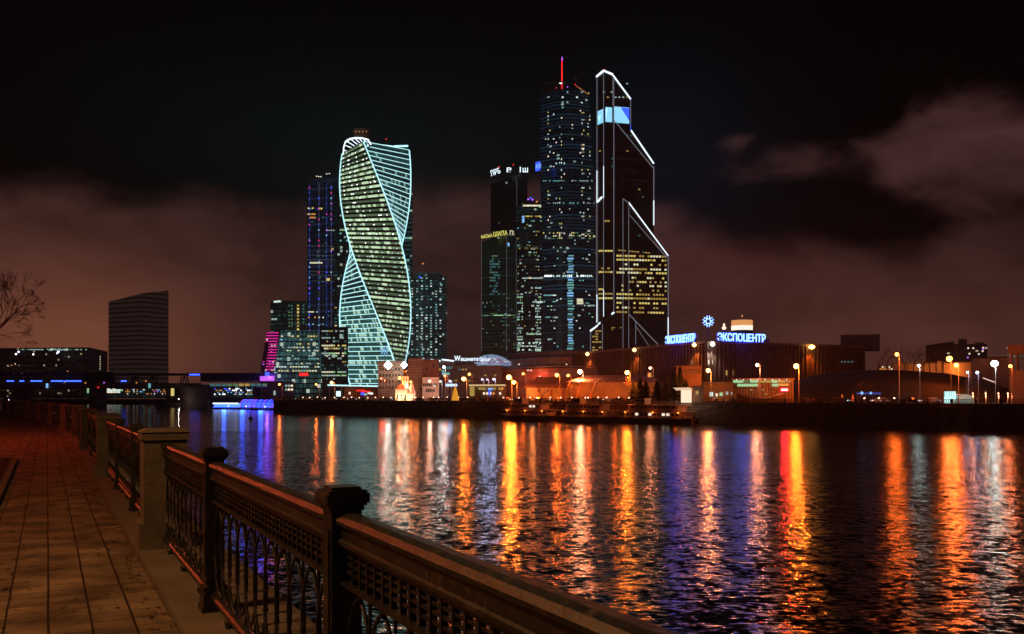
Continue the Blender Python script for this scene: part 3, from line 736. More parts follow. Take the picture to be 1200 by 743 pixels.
# ================================================================== EVOLUTION: the twisted tower
def twisted():
    Dc, cx, Rr = 800.0, 440.0, 32.5
    zt, zb = ZZ(166, 768), ZZ(455, Dc); X, Y = D2(cx, Dc)
    t = thing('twisted_tower', 'tall twisted skyscraper outlined with blue white light spirals', 'skyscraper', (X, Y, zb))
    nF = 53; fh = (zt-zb)/nF
    def ang(k, f):      # k = 1..4 edge number, f = floors from the top
        return math.radians(-10-90*(2-k)+.553*(f/nF)*285)
    def pt(k, f, out=0, z=None):
        a = ang(k, f); r = Rr+out; return (X+r*math.sin(a), Y-r*math.cos(a), zt-f*fh if z is None else z)
    def lerp(p, q, s): return tuple(p[i]+(q[i]-p[i])*s for i in range(3))
    off_m = facade('office floors with ceiling lights', (.03, .04, .03), (.40, .62, .34), .95, fh, 2.6, .3, (.72, 1, .62), .8, .4, 3, .02)
    neo_m = facade('teal glass storeys', (.02, .03, .035), (.10, .42, .38), .20, fh, 2.6, .10, (.45, .85, .7), .42, .2, 5, .08)
    neo_l = facade('brighter teal glass storeys', (.02, .03, .035), (.16, .60, .52), .55, fh, 1.6, .22, (.62, 1, .78), .7, .2, 9, .08)
    for k, q in ((1, 2), (2, 3), (3, 4), (4, 5)):
        mb = MB()
        for f in range(nF):
            ns = 6
            for s_ in range(ns):
                a, b = pt(k, f+1), pt(q, f+1); c, d = pt(q, f), pt(k, f)
                L = 46; u0, u1 = L*s_/ns, L*(s_+1)/ns; v0, v1 = (nF-f-1)*fh, (nF-f)*fh
                mb.cur = 1 if (f > 33 and k % 2 == 0) else 0
                mb.face([lerp(a, b, s_/ns), lerp(a, b, (s_+1)/ns), lerp(d, c, (s_+1)/ns), lerp(d, c, s_/ns)], [(u0, v0), (u1, v0), (u1, v1), (u0, v1)])
        mb.build('facade', [off_m if k % 2 else neo_m, neo_l if k % 2 == 0 else off_m], t)
    mb = MB(); mb.face([pt(k, 0) for k in (1, 2, 3, 4)]); mb.build('roof', M['dark'], t)
    # spiral light lines on the four corners
    for k in (1, 2, 3, 4):
        mb = MB(); mb.tube([pt(k, f/2, .35) for f in range(0, nF*2+1)], .62, 6); mb.build('spiral_light', M['neon2'], t)
    # floor light lines on the two neon faces
    hid = MB()
    for k in (2, 4):
        for f in range(0, nF):
            a, b = pt(k, f, .3), pt(k+1, f, .3)
            n = Vector((a[1]-b[1], b[0]-a[0], 0)).normalized()*-1
            mid = Vector(((a[0]+b[0])/2-X, (a[1]+b[1])/2-Y, 0)); n = mid.normalized()
            vis = n.dot(Vector((-X, -Y, 0)).normalized()) > 0
            mb = MB() if vis else hid
            a2 = tuple(a[i]+n[i]*.5 for i in range(3)); b2 = tuple(b[i]+n[i]*.5 for i in range(3))
            mb.bar(a2, b2, .40 if f > 26 else .33, 4)
            if vis: mb.build('floor_light', M['neon'] if f > 20 else M['neon2'], t)
    hid.build('floor_light', M['neon'], t, kind='stuff')
    # dark floor edges and rows of ceiling lights on the office face
    mb = MB()
    for k in (1, 3):
        for f in range(nF):
            a, b = pt(k, f, .2), pt(k+1, f, .2); mb.bar(a, b, .5, 4)
    mb.build('floor_edges', M['dark'], t)
    dots = []
    for f in range(1, nF):
        for s_ in (.10, .27, .31, .44, .58, .74, .78, .90):
            if R.random() < .14 or (f > 34 and R.random() < .55): continue
            a, b = pt(1, f+.45), pt(2, f+.45)
            if s_ in (.27, .31, .74, .78) and R.random() < .3: continue
            p = Vector(lerp(a, b, s_)); mid = Vector(((a[0]+b[0])/2-X, (a[1]+b[1])/2-Y, 0)).normalized(); dots.append((p+mid*.4, mid, f))
    for f in (8, 28):        # two brightly lit strips of floor
        pass
    rest = MB()
    for i, (p, n, f) in enumerate(dots):
        mb = MB() if i < 100 else rest
        tdir = Vector((-n.y, n.x, 0)); w_ = R.uniform(.38, .62); h = R.uniform(.28, .5)
        mb.prism([tuple((p-tdir*w_)[:2]), tuple((p+tdir*w_)[:2]), tuple((p+tdir*w_-n*.3)[:2]), tuple((p-tdir*w_-n*.3)[:2])], p.z-h, p.z+h)
        if i < 100: mb.build('ceiling_light', M['eW'] if R.random() < .6 else M['ew'], t)
    rest.build('ceiling_light', M['ew'], t, kind='stuff')
    # crown: arched light frame with a fan of ribs
    def cp(px, py):
        D = 805+(px-401)*(768-805)/32.; D -= .8; return P(px, py, D)
    arch = [(402.5, 181), (403, 172), (405, 166), (410, 162.8), (417, 161.6), (425, 162), (431, 163.6), (434.5, 169)]
    mb = MB(); mb.tube([cp(*a) for a in arch], .8, 6); mb.build('crown_arch', M['neonw'], t)
    for i, (a, b) in enumerate((((404, 170), (419, 176)), ((406.5, 165.5), (422, 175)), ((411, 163), (425, 174)), ((416, 162), (428, 173.5)), ((421, 162), (430, 172.5)), ((426, 162.4), (432, 171)), ((403, 176), (414, 178.5)))):
        mb = MB(); mb.bar(cp(*a), cp(*b), .55, 4); mb.build('crown_rib', M['neonw'], t)
    mb = MB(); mb.face([cp(403, 180), cp(434, 172), cp(434, 169), cp(425, 163), cp(410, 164), cp(404, 169)]); mb.build('crown_glass', M['screen'] if 0 else M['glassd'], t)
    a, b = P(436, 168.5, 775), P(478, 171, 790)
    mb = MB(); mb.bar(a, P(462, 171.5, 784), .5, 4); mb.bar(P(462, 171.5, 784), b, 1.0, 4); mb.build('crown_rail', M['neon'], t)
    mb = MB(); q = P(424, 165, 805); mb.lathe((q[0], q[1], q[2]), [(7, 0), (7, 8.2), (8.5, 8.6), (8.5, 9.8), (2, 9.9)], 20); mb.build('helipad', M['brick'], t)
    mb = MB(); mb.lathe((q[0], q[1], q[2]+9.9), [(.4, 0), (.4, 3)], 6); mb.build('roof_mast', M['dark'], t)
    for px in (417, 421, 425, 429.5):
        mb = MB(); u = P(px, 154.2, 787); mb.lathe(u, [(.1, -.6), (.6, 0), (.1, .6)], 6); mb.build('roof_lamp', M['eo'], t)
    mb = MB(); u = P(452.5, 163, 790); mb.bar((u[0], u[1], u[2]-7), u, .25, 4); mb.build('roof_mast', M['dark'], t)
    mb = MB(); mb.lathe(u, [(.1, -.7), (.7, 0), (.1, .7)], 6); mb.build('roof_lamp', M['er'], t)
twisted()

# ================================================================== MERCURY: bronze stepped tower
def bronze():
    body = facade('bronze glass', (.035, .02, .018), (.30, .10, .07), .035, 4.4, 3.0, .0, seed=11, slab=.3)
    ch = [(699.6, 905), (708, 895), (717.7, 897), (739, 902), (766, 909), (783, 913)]
    T = Tower('bronze_skyscraper', 'bronze stepped skyscraper with slanted shoulders edged in white light', 'skyscraper', ch, 281, None, 38, body, 'lower_shaft', roofz=[281, 281, 281, 281, 281, 300])
    def up(n, y0, ys):
        pts = T.pts[:n]; mb = MB(); D0 = 895; poly = pts+[(p[0]*(1+38/p[1]), p[1]+38) for p in pts[::-1]]
        z = [ZZ(y, D0) for y in ys]; mb.prism(poly, ZZ(y0, D0), 0, zt=z+z[::-1]); return mb
    up(5, 281, [153, 153, 153, 153, 192]).build('middle_shaft', body, T.root)
    up(4, 153, [90, 83, 87.5, 116.5]).build('upper_shaft', body, T.root)
    # annex at the foot
    A = [D2(691.5, 893), D2(706, 886), D2(706, 893.2), D2(700, 903)]
    mb = MB(); mb.prism(A, GZ, 0, zt=[ZZ(387, 890), ZZ(378, 890), ZZ(378, 890), ZZ(387, 890)]); mb.build('foot_annex', body, T.root)
    L = T.line
    for a, b, m, r in (((699.7, 90), (708, 83), 'neonw', 1.1), ((708, 83), (717.7, 87.5), 'neonw', 1.1), ((717.7, 88), (738.8, 116.5), 'neonw', .8), ((738.7, 117), (738.7, 153), 'eb', .35),
                       ((738.7, 118), (738.7, 146), 'neond', .5), ((739.2, 153), (765.8, 192), 'neonw', .8), ((717.7, 139), (765, 197), 'neond', .45), ((765.8, 195), (765.8, 235), 'neond', .6), ((765.8, 235), (765.8, 264), 'neonw', .55),
                       ((736.5, 237.5), (782.7, 299.8), 'neonw', .6), ((737.5, 252), (781, 302), 'neond', .4), ((782.7, 300), (782.7, 372), 'neond', .6), ((782.7, 372), (782.7, 404), 'neonw', .5), ((729.8, 233), (736.5, 238), 'neond', .5),
                       ((700.2, 92), (700.2, 200), 'neond', .5), ((700.2, 200), (700.2, 237), 'neonw', .5), ((700.2, 237), (700.2, 345), 'neond', .5), ((700.2, 345), (700.2, 378), 'neonw', .5),
                       ((708, 85), (708, 195), 'neond', .45), ((708, 195), (708, 232), 'neonw', .45), ((708, 232), (708, 340), 'neond', .45), ((708, 340), (708, 371), 'neonw', .4),
                       ((719, 90), (719, 365), 'neond', .5), ((717.9, 90), (717.9, 124), 'neond', .4), ((729.8, 233), (729.8, 408), 'neond', .4), ((736.5, 238), (736.5, 408), 'neond', .4), ((744.6, 377), (744.6, 404), 'neond', .4),
                       ((736.5, 368), (771, 404), 'neond', .6), ((744.6, 382), (760, 405), 'neond', .3), ((702, 380), (719.5, 366), 'neonw', 1.1), ((700.3, 237), (706, 231), 'neonw', 1.0)):
        L(a, b, m, r)
    mb = MB(); mb.bar(P(691.6, 388, 892), P(702, 380.5, 889), 1.1, 4); mb.build('light_line', M['neonw'], T.root)
    for px in (692, 706):
        mb = MB(); mb.bar(P(px, 387 if px < 700 else 380, 892 if px < 700 else 885.5), P(px, 412, 892 if px < 700 else 885.5), .5, 4); mb.build('light_line', M['neond'], T.root)
    for y in fr(388, 411, 3.2):
        for x in range(3):
            if R.random() < .75:
                a = P(694+x*3.8, y, 890.5-x*1.9); b = P(697+x*3.8, y, 889-x*1.9); mb = MB(); mb.prism([a[:2], b[:2], (b[0], b[1]+.4), (a[0], a[1]+.4)], a[2]-.7, a[2]+.7); mb.build('window', M['eyd'], T.root)
    # led screen wrapped round the top
    for a, b, y0, y1 in ((701, 707, 128, 143.5), (709.5, 717, 126, 143), (719.5, 737, 124.5, 143)):
        h0, n = T.hit(a); h1, _ = T.hit(b); mb = MB(); o = .9
        mb.cur = 0; mb.prism([(h0[0]+n[0]*o, h0[1]+n[1]*o), (h1[0]+n[0]*o, h1[1]+n[1]*o), (h1[0], h1[1]), (h0[0], h0[1])], ZZ(y1, 896), ZZ(y0, 896)); mb.build('led_screen', M['screen'], T.root)
    for tri in (((727, 125), (737, 125), (737, 140)), ((701.5, 134), (705, 134), (703, 141)), ((709.7, 127), (712, 127), (709.7, 142))):
        mb = MB(); pts = []
        for px, py in tri:
            h, n = T.hit(px); pts.append((h[0]+n[0]*1.0, h[1]+n[1]*1.0, ZZ(py, 896)))
        mb.face(pts); mb.build('screen_image', M['bluewhite'] if tri[0][0] < 720 else M['eb'], T.root)
    for y, pr in ((299.4, .85), (304, .9), (309.3, .3), (314.7, .9), (319, .9), (325, .2), (329.8, .6), (334.3, .65), (339.7, .5), (344.3, .95), (349, .95), (354.5, .5), (360, .45), (365.3, .7)):
        T.grid(722 if y < 325 or y > 343 else 728, 781.5, [y+.3], 18, ['y', 'y', 'yd', 'wy', 'yd'], pr*.95, .72, 2.1, .1, slope=.02)
    T.grid(721, 765, [293], 14, ['yd', 'gd', 'yd'], .75, .8, 1.2, .1, slope=.09)
    for y, pr in ((294, .95), (314.5, .9), (318.8, .95), (339, .6), (344.3, .95), (349.5, .8), (259, .3)): T.grid(701.5, 718, [y], 5, ['y', 'yd', 'yd'], pr, .8, 1.9, .1)
    T.grid(716, 731, [384, 386], 6, ['yd'], .6, .7, .9, .1)
    T.grid(701, 737, [98, 108, 114], 8, ['wl', 'yd'], .25, .5, 1.3)
    T.grid(701, 765, fr(150, 290, 9), 14, ['yd', 'td'], .03, .5, 1.2)
    for px, py in ((699.8, 88.8), (708, 81.5), (717.7, 86)):
        mb = MB(); mb.lathe(P(px, py, 897), [(.1, -.6), (.8, 0), (.1, .6)], 6); mb.build('warning_light', M['er'], T.root)
    T.done()
bronze()

# ================================================================== the other towers
def arc(px0, px1, D0, D1, bulge, n=10):
    out = []
    for i in range(n+1):
        t = i/n; out.append((px0+(px1-px0)*t, D0+(D1-D0)*t-bulge*math.sin(pi*t)))
    return out
m_fe = facade('blue grey glass of the tallest tower', (.02, .028, .035), (.07, .20, .34), .17, 3.9, 3.4, .012, (.65, .95, .85), .4, .45, 21, mull=0)
def kf(z):
    y = 465-(z-CAMZ)/1.0
    return 1.0+(.875-1)*max(0, min(1, (250-y)/155))**1.0 if y < 250 else 1.0
T = Tower('federation_skyscraper', 'tallest dark skyscraper with a red lit spire and cranes on its unfinished top', 'skyscraper', arc(633.5, 698, 1010, 1004, 14), 104, None, 40, m_fe, k=kf)
T.ledges(fr(112, 410, 5.9), 'dark', 1.0, .5)
T.grid(640, 690, fr(108, 126, 6), 9, ['wl', 't', 'w'], .3, .35, 1.7)
for cx_ in (641.5, 655, 681, 688): T.grid(cx_, cx_+4, fr(132, 285, 4.2), 2, ['w', 'ww', 'wl', 'y'], .26, .42, 1.7)
T.grid(638, 694, fr(130, 290, 4.1), 18, ['w', 'wl', 'ww'], .035, .4, 1.5)
T.grid(636, 697, [212, 238], 26, ['t', 'wl'], .6, .6, 1.1, .1)
T.grid(636, 697, [273, 276.5, 279], 26, ['gd', 'wy', 'y', 'wl'], .55, .6, 1.5, .2)
T.grid(638, 694, [323.3], 24, ['w', 'W'], .85, .6, 1.9, .1); T.grid(636, 697, [324.6], 30, ['t'], .8, .95, .8, .1)
for y in fr(300, 411, 3.1):
    T.win(664.5+R.random()*2, 670.5+R.random()*2, y-.9, y+.9, R.choice(['t', 'lb', 't', 'td']))
T.grid(637, 696, fr(290, 408, 4.3), 16, ['wl', 't', 'w', 'g'], .10, .45, 1.3)
T.grid(637, 654, [352, 353.5, 346, 372], 8, ['wl', 'w', 't'], .6, .8, 1.4); T.grid(684, 697, [355, 358], 6, ['t', 'wl', 'wy'], .7, .8, 1.5); T.win(676, 683, 350, 356.5, 'wy')
mb = MB()
for i in range(15):
    a = D2(634.5+i*2, 1000-i*.4); mb.obox((*a, ZZ(103, 1000)), (1, 0), .35, .35, 6)
mb.prism([D2(634, 1001), D2(664, 993), D2(664, 994), D2(634, 1002)], ZZ(98.4, 1000), ZZ(97, 1000)); mb.build('parapet', M['steel'], T.root)
mb = MB(); a = P(658.5, 97, 1015); mb.bar((a[0], a[1], a[2]-8), P(658.5, 70, 1015), .9, 6, .6); mb.build('spire_base', M['er'], T.root)
mb = MB(); mb.bar(P(658.5, 70, 1015), P(660, 52, 1015), .6, 6, .2); mb.build('spire', M['dark'], T.root)
mb = MB(); mb.lathe(P(658.8, 69, 1014), [(.1, -3), (1.0, 0), (.1, 3)], 6); mb.build('spire_lamp', M['ep'], T.root)
mb = MB(); mb.lathe(P(657, 97, 1000), [(.2, -1.5), (2.2, 0), (.2, 1.5)], 8); mb.build('roof_lamp', M['eW'], T.root)
mb = MB(); mb.bar(P(675, 105, 1005), P(675, 86, 1005), .5, 4); mb.bar(P(675, 96, 1005), P(686, 80, 1005), .45, 4); mb.bar(P(675, 90, 1005), P(671, 94, 1005), .45, 4); mb.build('roof_crane', M['steel'], T.root)
for i in range(9):
    u = P(676+i*1.6, 101+i*1.15, 999); mb = MB(); mb.lathe(u, [(.1, -.5), (.75, 0), (.1, .5)], 6); mb.build('roof_lamp', M[R.choice(['eo', 'er', 'ey'])], T.root)
for px, py, m in ((665, 102, 'ep'), (652, 103, 'er'), (674, 99, 'er'), (690, 109, 'ey')):
    mb = MB(); mb.lathe(P(px, py, 998), [(.1, -.8), (.9, 0), (.1, .8)], 6); mb.build('roof_lamp', M[m], T.root)
T.done()

m_w = facade('dark glass of the slim tower', (.02, .026, .03), (.08, .22, .26), .11, 3.8, 3.2, .02, (.75, 1, .85), .4, .45, 22, mull=0)
T = Tower('slim_glass_skyscraper', 'slim dark skyscraper with a purple roof light and ragged rows of greenish windows', 'skyscraper', arc(604.5, 636, 985, 980, 10, 6), 238, None, 40, m_w, k=lambda z: 1.0)
T.ledges(fr(243, 410, 6), 'dark', .9, .5)
T.grid(613, 634, [241], 9, ['wy', 'ww'], .95, .95, 1.8, .1); T.grid(615, 634, [253.5], 8, ['yd', 'y'], .9, .9, 1.5, .1)
T.grid(608, 635, [287, 291, 299], 12, ['gd', 'wl', 'yd'], .5, .7, 1.5); T.grid(612, 636, [326], 9, ['wy', 'wl', 'lb'], .95, .95, 1.6, .1)
T.grid(622, 634, [337.5], 5, ['wl'], .9, .9, 1.6, 0); T.grid(613, 622, [343], 4, ['wl'], .8, .9, 1.5, 0); T.grid(624, 636, [354], 5, ['wl', 'w'], .8, .9, 1.4, 0)
T.grid(617, 634, [391.5], 9, ['wl', 'g'], .95, .9, 1.6, 0)
for a, b in ((605.5, 613), (627, 634)): T.grid(a, b, fr(345, 412, 3.3), 4, ['wl', 'g', 'w', 'wl'], .62, .6, 1.7, .4)
T.grid(606, 635, fr(255, 412, 4.1), 11, ['wl', 'yd', 't'], .13, .5, 1.3)
T.grid(607, 634, [402, 405.5, 410], 11, ['wl', 'w'], .6, .7, 1.6, .3)
for i, (px, py, m) in enumerate(((619, 233.5, 'ep'), (622, 232, 'eb'), (624, 234, 'ep'), (629, 236.5, 'eo'))):
    mb = MB(); mb.lathe(P(px, py, 982), [(.1, -1.2), (1.5, 0), (.1, 1.2)], 8); mb.build('roof_lamp', M[m], T.root)
mb = MB(); mb.lathe(P(622, 239, 995), [(11, -1), (10, 2), (6, 4), (.5, 5)], 14); mb.build('roof_dome', M['dark'], T.root)
T.win(612, 614.5, 253, 261, 'lb'); T.done()

m_n = facade('near black curtain wall', (.015, .018, .022), (.06, .16, .17), .03, 3.9, 3.2, .003, (.6, .9, .8), .3, .4, 23, mull=0)
T = Tower('dark_block_tower', 'plain dark tower block with white roof lettering behind the yellow lettered one', 'skyscraper', [(575, 1080), (606, 1050), (618, 1056)], 205, None, 40, m_n, roofz=[208, 205, 203])
def roofsign(T, s, px, py, D, size, m, ax=(1, 0), width=None, name='roof_lettering'):
    return textobj(name, s, M[m], T.root, (*D2(px, D), ZZ(py, D)), ax, size, width, .2)
roofsign(T, 'ЛРБ', 575.5, 206.5, 1049, 9, 'neonw', (1, .0), 12.5).rotation_euler.rotate_axis('Z', .35)
roofsign(T, 'В', 593, 202, 1049, 8, 'neonw', (1, 0), 6); roofsign(T, '1ш', 607.5, 202, 1045, 9.5, 'neonw', (1, -.15), 10)
for px, py in ((585, 195.5), (601.5, 193)):
    mb = MB(); q_ = P(px, py, 1052); mb.bar((q_[0], q_[1], q_[2]-8), q_, .2, 4); mb.build('mast', M['dark'], T.root)
    mb = MB(); mb.lathe(q_, [(.1, -.8), (1.2, 0), (.1, .8)], 6); mb.build('warning_light', M['er'], T.root)
T.line((605.9, 210), (605.9, 412), 'neond', .2, 'corner_trim', .3); T.grid(577, 617, fr(240, 410, 7), 12, ['td', 'gd'], .02, .4, 1.2); T.done()

m_n2 = facade('dark green curtain wall', (.015, .022, .02), (.09, .32, .26), .09, 3.9, 3.2, .004, (.6, .9, .8), .3, .4, 24, mull=0)
T = Tower('yellow_lettered_tower', 'dark green tower block with yellow lettering along its sloping roof edge', 'skyscraper', [(564, 960), (594, 940), (606, 948)], 276, None, 40, m_n2, roofz=[280, 275, 276])
t1 = roofsign(T, 'ЬЫОЫА', 564, 279.7, 938.5, 5.5, 'eY', (1, 0), 12.5); t1.rotation_euler.rotate_axis('Z', .14)
t1 = roofsign(T, 'ШИЛА', 578.2, 277.3, 938.5, 7, 'eY', (1, 0), 15.5); t1.rotation_euler.rotate_axis('Z', .12)
roofsign(T, 'П\\', 597, 275.6, 937, 7, 'ewy', (1, 0), 5)
T.win(594.8, 596.8, 284.5, 288.5, 'lb'); T.line((564.4, 282), (564.4, 412), 'neond', .18, 'corner_trim', .3); T.line((594, 278), (594, 412), 'neond', .2, 'corner_trim', .3); T.line((605, 278), (605, 412), 'neond', .15, 'corner_trim', .3)
T.grid(574, 586, fr(300, 345, 3.2), 5, ['td', 'gd', 'td'], .5, .8, 1.7); T.grid(565, 604, [369.5], 14, ['gd', 'g'], .7, .9, 1.1, .2)
T.grid(565, 572, fr(355, 400, 5), 3, ['wl', 't'], .25, .3, 1.1); T.grid(574, 604, fr(345, 410, 4.5), 10, ['td', 'gd'], .18, .5, 1.2); T.done()

# bluish sign box on the tallest tower's shoulder
t = thing('blue_sign', 'small glowing blue sign box on the left shoulder of the tallest tower', 'sign', P(630, 195, 990))
mb = MB(); mb.prism([D2(627.5, 992), D2(633.2, 986), D2(633.2, 988), D2(627.5, 994)], ZZ(200, 990), ZZ(190, 990)); mb.build('sign_box', M['eb'], t)
textobj('lettering', 'ВТЛ', M['elb'], t, (*D2(627.8, 989), ZZ(198, 990)), (1, -.9), 6, 7.5, .2)
mb = MB(); mb.bar(P(630, 201, 992), P(630, 185, 992), .4, 4); mb.bar(P(630, 200, 992), P(636, 203, 1000), .4, 4); mb.build('bracket', M['steel'], t)

m_c = facade('blue glass with thin grid', (.02, .03, .05), (.06, .13, .32), .16, 4.0, 3.5, .006, (1, .8, .4), .4, .3, 25, mull=0)
T = Tower('blue_grid_tower', 'tall dark blue tower dotted with pink and blue points on a thin grid', 'skyscraper', [(360, 1060), (403, 1040)], 215, None, 45, m_c)
mb = MB(); a, b = D2(364, 1065), D2(398, 1050); mb.prism([a, b, (b[0], b[1]+25), (a[0], a[1]+25)], ZZ(215, 1040), ZZ(205, 1040)); mb.build('roof_storey', m_c, T.root)
for px, py in ((371, 206.5), (373.5, 207), (376, 207), (383, 203.8), (386, 203.5)):
    mb = MB(); mb.lathe(P(px, py, 1047), [(.1, -.7), (1.1, 0), (.1, .7)], 6); mb.build('roof_lamp', M['eww'], T.root)
for i, px in enumerate((363, 374, 383, 388.5, 396)):
    T.line((px, 215), (px, 430), 'neond' if i % 2 else 'ebd', .16, 'facade_mullion', .4)
    for y in fr(220, 420, 6.2):
        if R.random() < .62: T.win(px-.6, px+.6, y-.8, y+.8, R.choice(['m', 'bd', 'b', 'bd', 'bd', 'p', 'lb', 'bd']), .8)
for y in (288, 299, 304, 318, 322, 329): T.line((360.5, y), (402, y+1), 'neond', .14, 'facade_band', .4)
T.grid(360.5, 370, [244, 251, 255], 4, ['yd', 'y', 'o'], .8, .8, 1.6); T.grid(373, 378, [244.5], 2, ['y'], .9, .8, 1.8, 0); T.grid(363, 378, [308], 6, ['wy', 'wl'], .8, .8, 1.8, 0); T.win(382.5, 386.5, 326, 329, 'y')
T.grid(382, 398, [270], 6, ['wl'], .7, .6, 1.3); T.grid(361, 380, [380, 372, 365.5], 8, ['o', 'wy', 'wl'], .5, .7, 1.5); T.grid(361, 400, fr(230, 420, 5), 12, ['bd', 'td', 'td'], .06, .6, 1.3)
for y in fr(281, 320, 3.2): T.win(394, 399, y-1.2, y+1.2, 'lb')
T.done()
m_c2 = facade('dark glass behind the twist', (.02, .03, .04), (.10, .26, .30), .07, 4.0, 3.3, .02, (.7, 1, .8), .4, .3, 26)
T = Tower('half_hidden_tower', 'dark tower half hidden behind the left side of the twisted tower', 'skyscraper', [(392, 990), (412, 985)], 212, None, 40, m_c2)
T.grid(398, 408, fr(219, 305, 4.2), 4, ['t', 'wl', 'g'], .4, .7, 2.0); T.grid(392, 411, fr(306, 430, 4.2), 6, ['yd', 'wl', 'y', 'td'], .25, .7, 1.6); T.done()
T = Tower('half_hidden_tower', 'teal banded tower peeping out behind the right side of the twisted tower', 'skyscraper', [(460, 950), (483.5, 945)], 226, None, 40, m_c2)
T.ledges(fr(230, 420, 5.2), 'etd', .5, .22, 'floor_bands'); T.grid(470, 483, [247, 279, 305, 325, 331, 352, 391], 4, ['g', 't', 'wl'], .8, .9, 2.0, 0); T.grid(468, 483, fr(300, 420, 4.1), 6, ['t', 'td', 'wl', 'lb'], .3, .7, 1.4); T.done()
m_p = facade('mottled residential facade', (.025, .04, .045), (.12, .40, .46), .14, 3.3, 2.6, .03, (.75, 1, .95), .4, .35, 27)
T = Tower('rounded_residential_tower', 'rounded teal tower with columns of white window dots right of the twisted tower', 'skyscraper', arc(481, 523.5, 905, 915, 8, 6), 322, None, 35, m_p, k=lambda z: 1.0)
for cx_, pr in ((483, .5), (489, .4), (494.5, .55), (500, .35), (505, .4), (511, .6), (516, .35)): T.grid(cx_-1.2, cx_+1.2, fr(326, 418, 3.1), 1, ['w', 'wl', 't', 'wl'], pr, .8, 1.3, .3)
mb = MB(); q_ = P(495.6, 309, 912); mb.bar((q_[0], q_[1], q_[2]-14), q_, .3, 4); mb.build('mast', M['steel'], T.root); mb = MB(); mb.lathe(q_, [(.1, -.9), (1.5, 0), (.1, .9)], 8); mb.build('warning_light', M['eo'], T.root)
mb = MB(); mb.prism([D2(486, 908), D2(518, 908), D2(518, 925), D2(486, 925)], ZZ(322, 905), ZZ(319, 905)); mb.build('roof_storey', m_p, T.root); T.win(491.5, 493, 323.5, 326, 'b'); T.done()

# left cluster
m_d = facade('dark teal office glass', (.02, .03, .03), (.10, .30, .28), .13, 3.6, 3.0, .02, (.8, 1, .8), .4, .35, 28)
T = Tower('teal_office_block', 'flat roofed dark teal office block behind the slant sided glass one', 'building', [(317, 730), (331, 722), (360, 728)], 352, None, 30, m_d)
T.win(322, 330, 352.5, 354.5, 'w', 1.2); T.grid(318, 325, [374], 2, ['wl'], .9, .8, 2, 0)
for cx_ in (339, 342): T.grid(cx_-1.1, cx_+1.1, fr(358, 386, 4), 1, ['gd', 'td'], .8, .8, 1.8, 0)
T.grid(347.5, 351, fr(358, 386, 4), 1, ['y', 'yd'], .95, .7, 2.3, 0); T.grid(354, 357, fr(358, 386, 4), 1, ['td'], .8, .8, 1.8, 0); T.done()
def slant(name, label, x0b, x1b, x0t, x1t, yt, D, depth, mat):
    t = Tower(name, label, 'building', [(x0b, D), (x1b, D-3)], 436, None, depth, mat)
    mb = MB(); y0 = 436; n = 8; rings = []; uvs = []
    for i in range(n+1):
        f = i/n; z = ZZ(y0, D-3)+(ZZ(yt, D-3)-ZZ(y0, D-3))*f
        a = D2(x0b+(x0t-x0b)*f, D+f*3); b = D2(x1b+(x1t-x1b)*f, D-3+f*3)
        rings.append([(*a, z), (*b, z), (b[0]*(1+(depth-6*f)/b[1]), b[1]+depth-f*6, z), (a[0]*(1+(depth-6*f)/a[1]), a[1]+depth-f*6, z)]); h = z-ZZ(y0, D); w_ = b[0]-a[0]
        uvs.append([(a[0], h), (b[0], h), (b[0]+depth, h), (a[0]-depth, h)])
    mb.grid(rings, uvs, closed=True); mb.face(rings[-1]); mb.build('upper_storeys', mat, t.root)
    return t
m_g = facade('bright office glass', (.03, .05, .05), (.16, .46, .44), .26, 3.5, 2.6, .12, (.8, 1, .85), .55, .25, 29)
T = slant('glass_office', 'glass office with slanting sides and many pale green windows', 320.5, 377, 329, 373, 387, 600, 30, m_g)
def swin(T, D, pxf, rows, pal, prob, w_=2.2, h=1.6, x0t=0):
    for y in rows:
        f = (436-y)/49; x0, x1 = pxf(f); n = int((x1-x0)/3.1)
        for i in range(n):
            if R.random() < prob:
                a = x0+(x1-x0)*(i+.15)/n; b = a+w_; DD = D-3+3*f-.8
                T.wins.append((w_*h, R.choice(pal), D2(a, DD), D2(b, DD), ZZ(y+h/2, DD), ZZ(y-h/2, DD), (0, -1)))
pf = lambda f: (322+8*f, 375-3*f)
for y, pr, pal in ((394, .55, ['y', 'wy', 'yd']), (398, .35, ['wl', 'lb']), (403, .3, ['wl', 'y']), (407, .6, ['wl', 'wy']), (411, .65, ['wy', 'w', 'g']), (417, .35, ['wl', 't']), (420.5, .45, ['t', 'wl']), (426, .6, ['wl', 'wy']), (430, .85, ['wy', 'w', 'y']), (434.5, .8, ['wy', 'wl', 'y'])): swin(T, 600, pf, [y], pal, pr)
for i in range(9):
    f0, f1 = 0, 1; x0 = 322+i*6.8; mb = MB(); xt = 330+i*5.4; mb.bar(P(x0, 436, 596.4), P(xt, 387, 599.2), .14, 4); mb.build('facade_mullion', M['etd'], T.root)
for y in fr(387.5, 436, 4.8): mb = MB(); f = (436-y)/49; mb.bar(P(321+8*f, y, 596.2+3*f), P(376-3*f, y, 596.2+3*f), .13, 4); mb.build('facade_band', M['etd'], T.root)
T.done()
m_m = facade('dark office glass', (.03, .02, .03), (.4, .03, .2), .10, 3.5, 2.6, .02, (1, .5, .7), .5, .3, 30)
T = slant('magenta_lit_office', 'small slanting office washed with magenta floor lights', 305, 323, 312.5, 328, 388, 630, 25, m_m)
for y in fr(390, 436, 3.3):
    f = (436-y)/49; a, b = (305.5+7.2*f+(5 if y > 400 else 0), 322.5+5*f); T.wins.append((9, 'm', D2(a, 626), D2(b-.8, 626), ZZ(y+.55, 626), ZZ(y-.55, 626), (0, -1)))
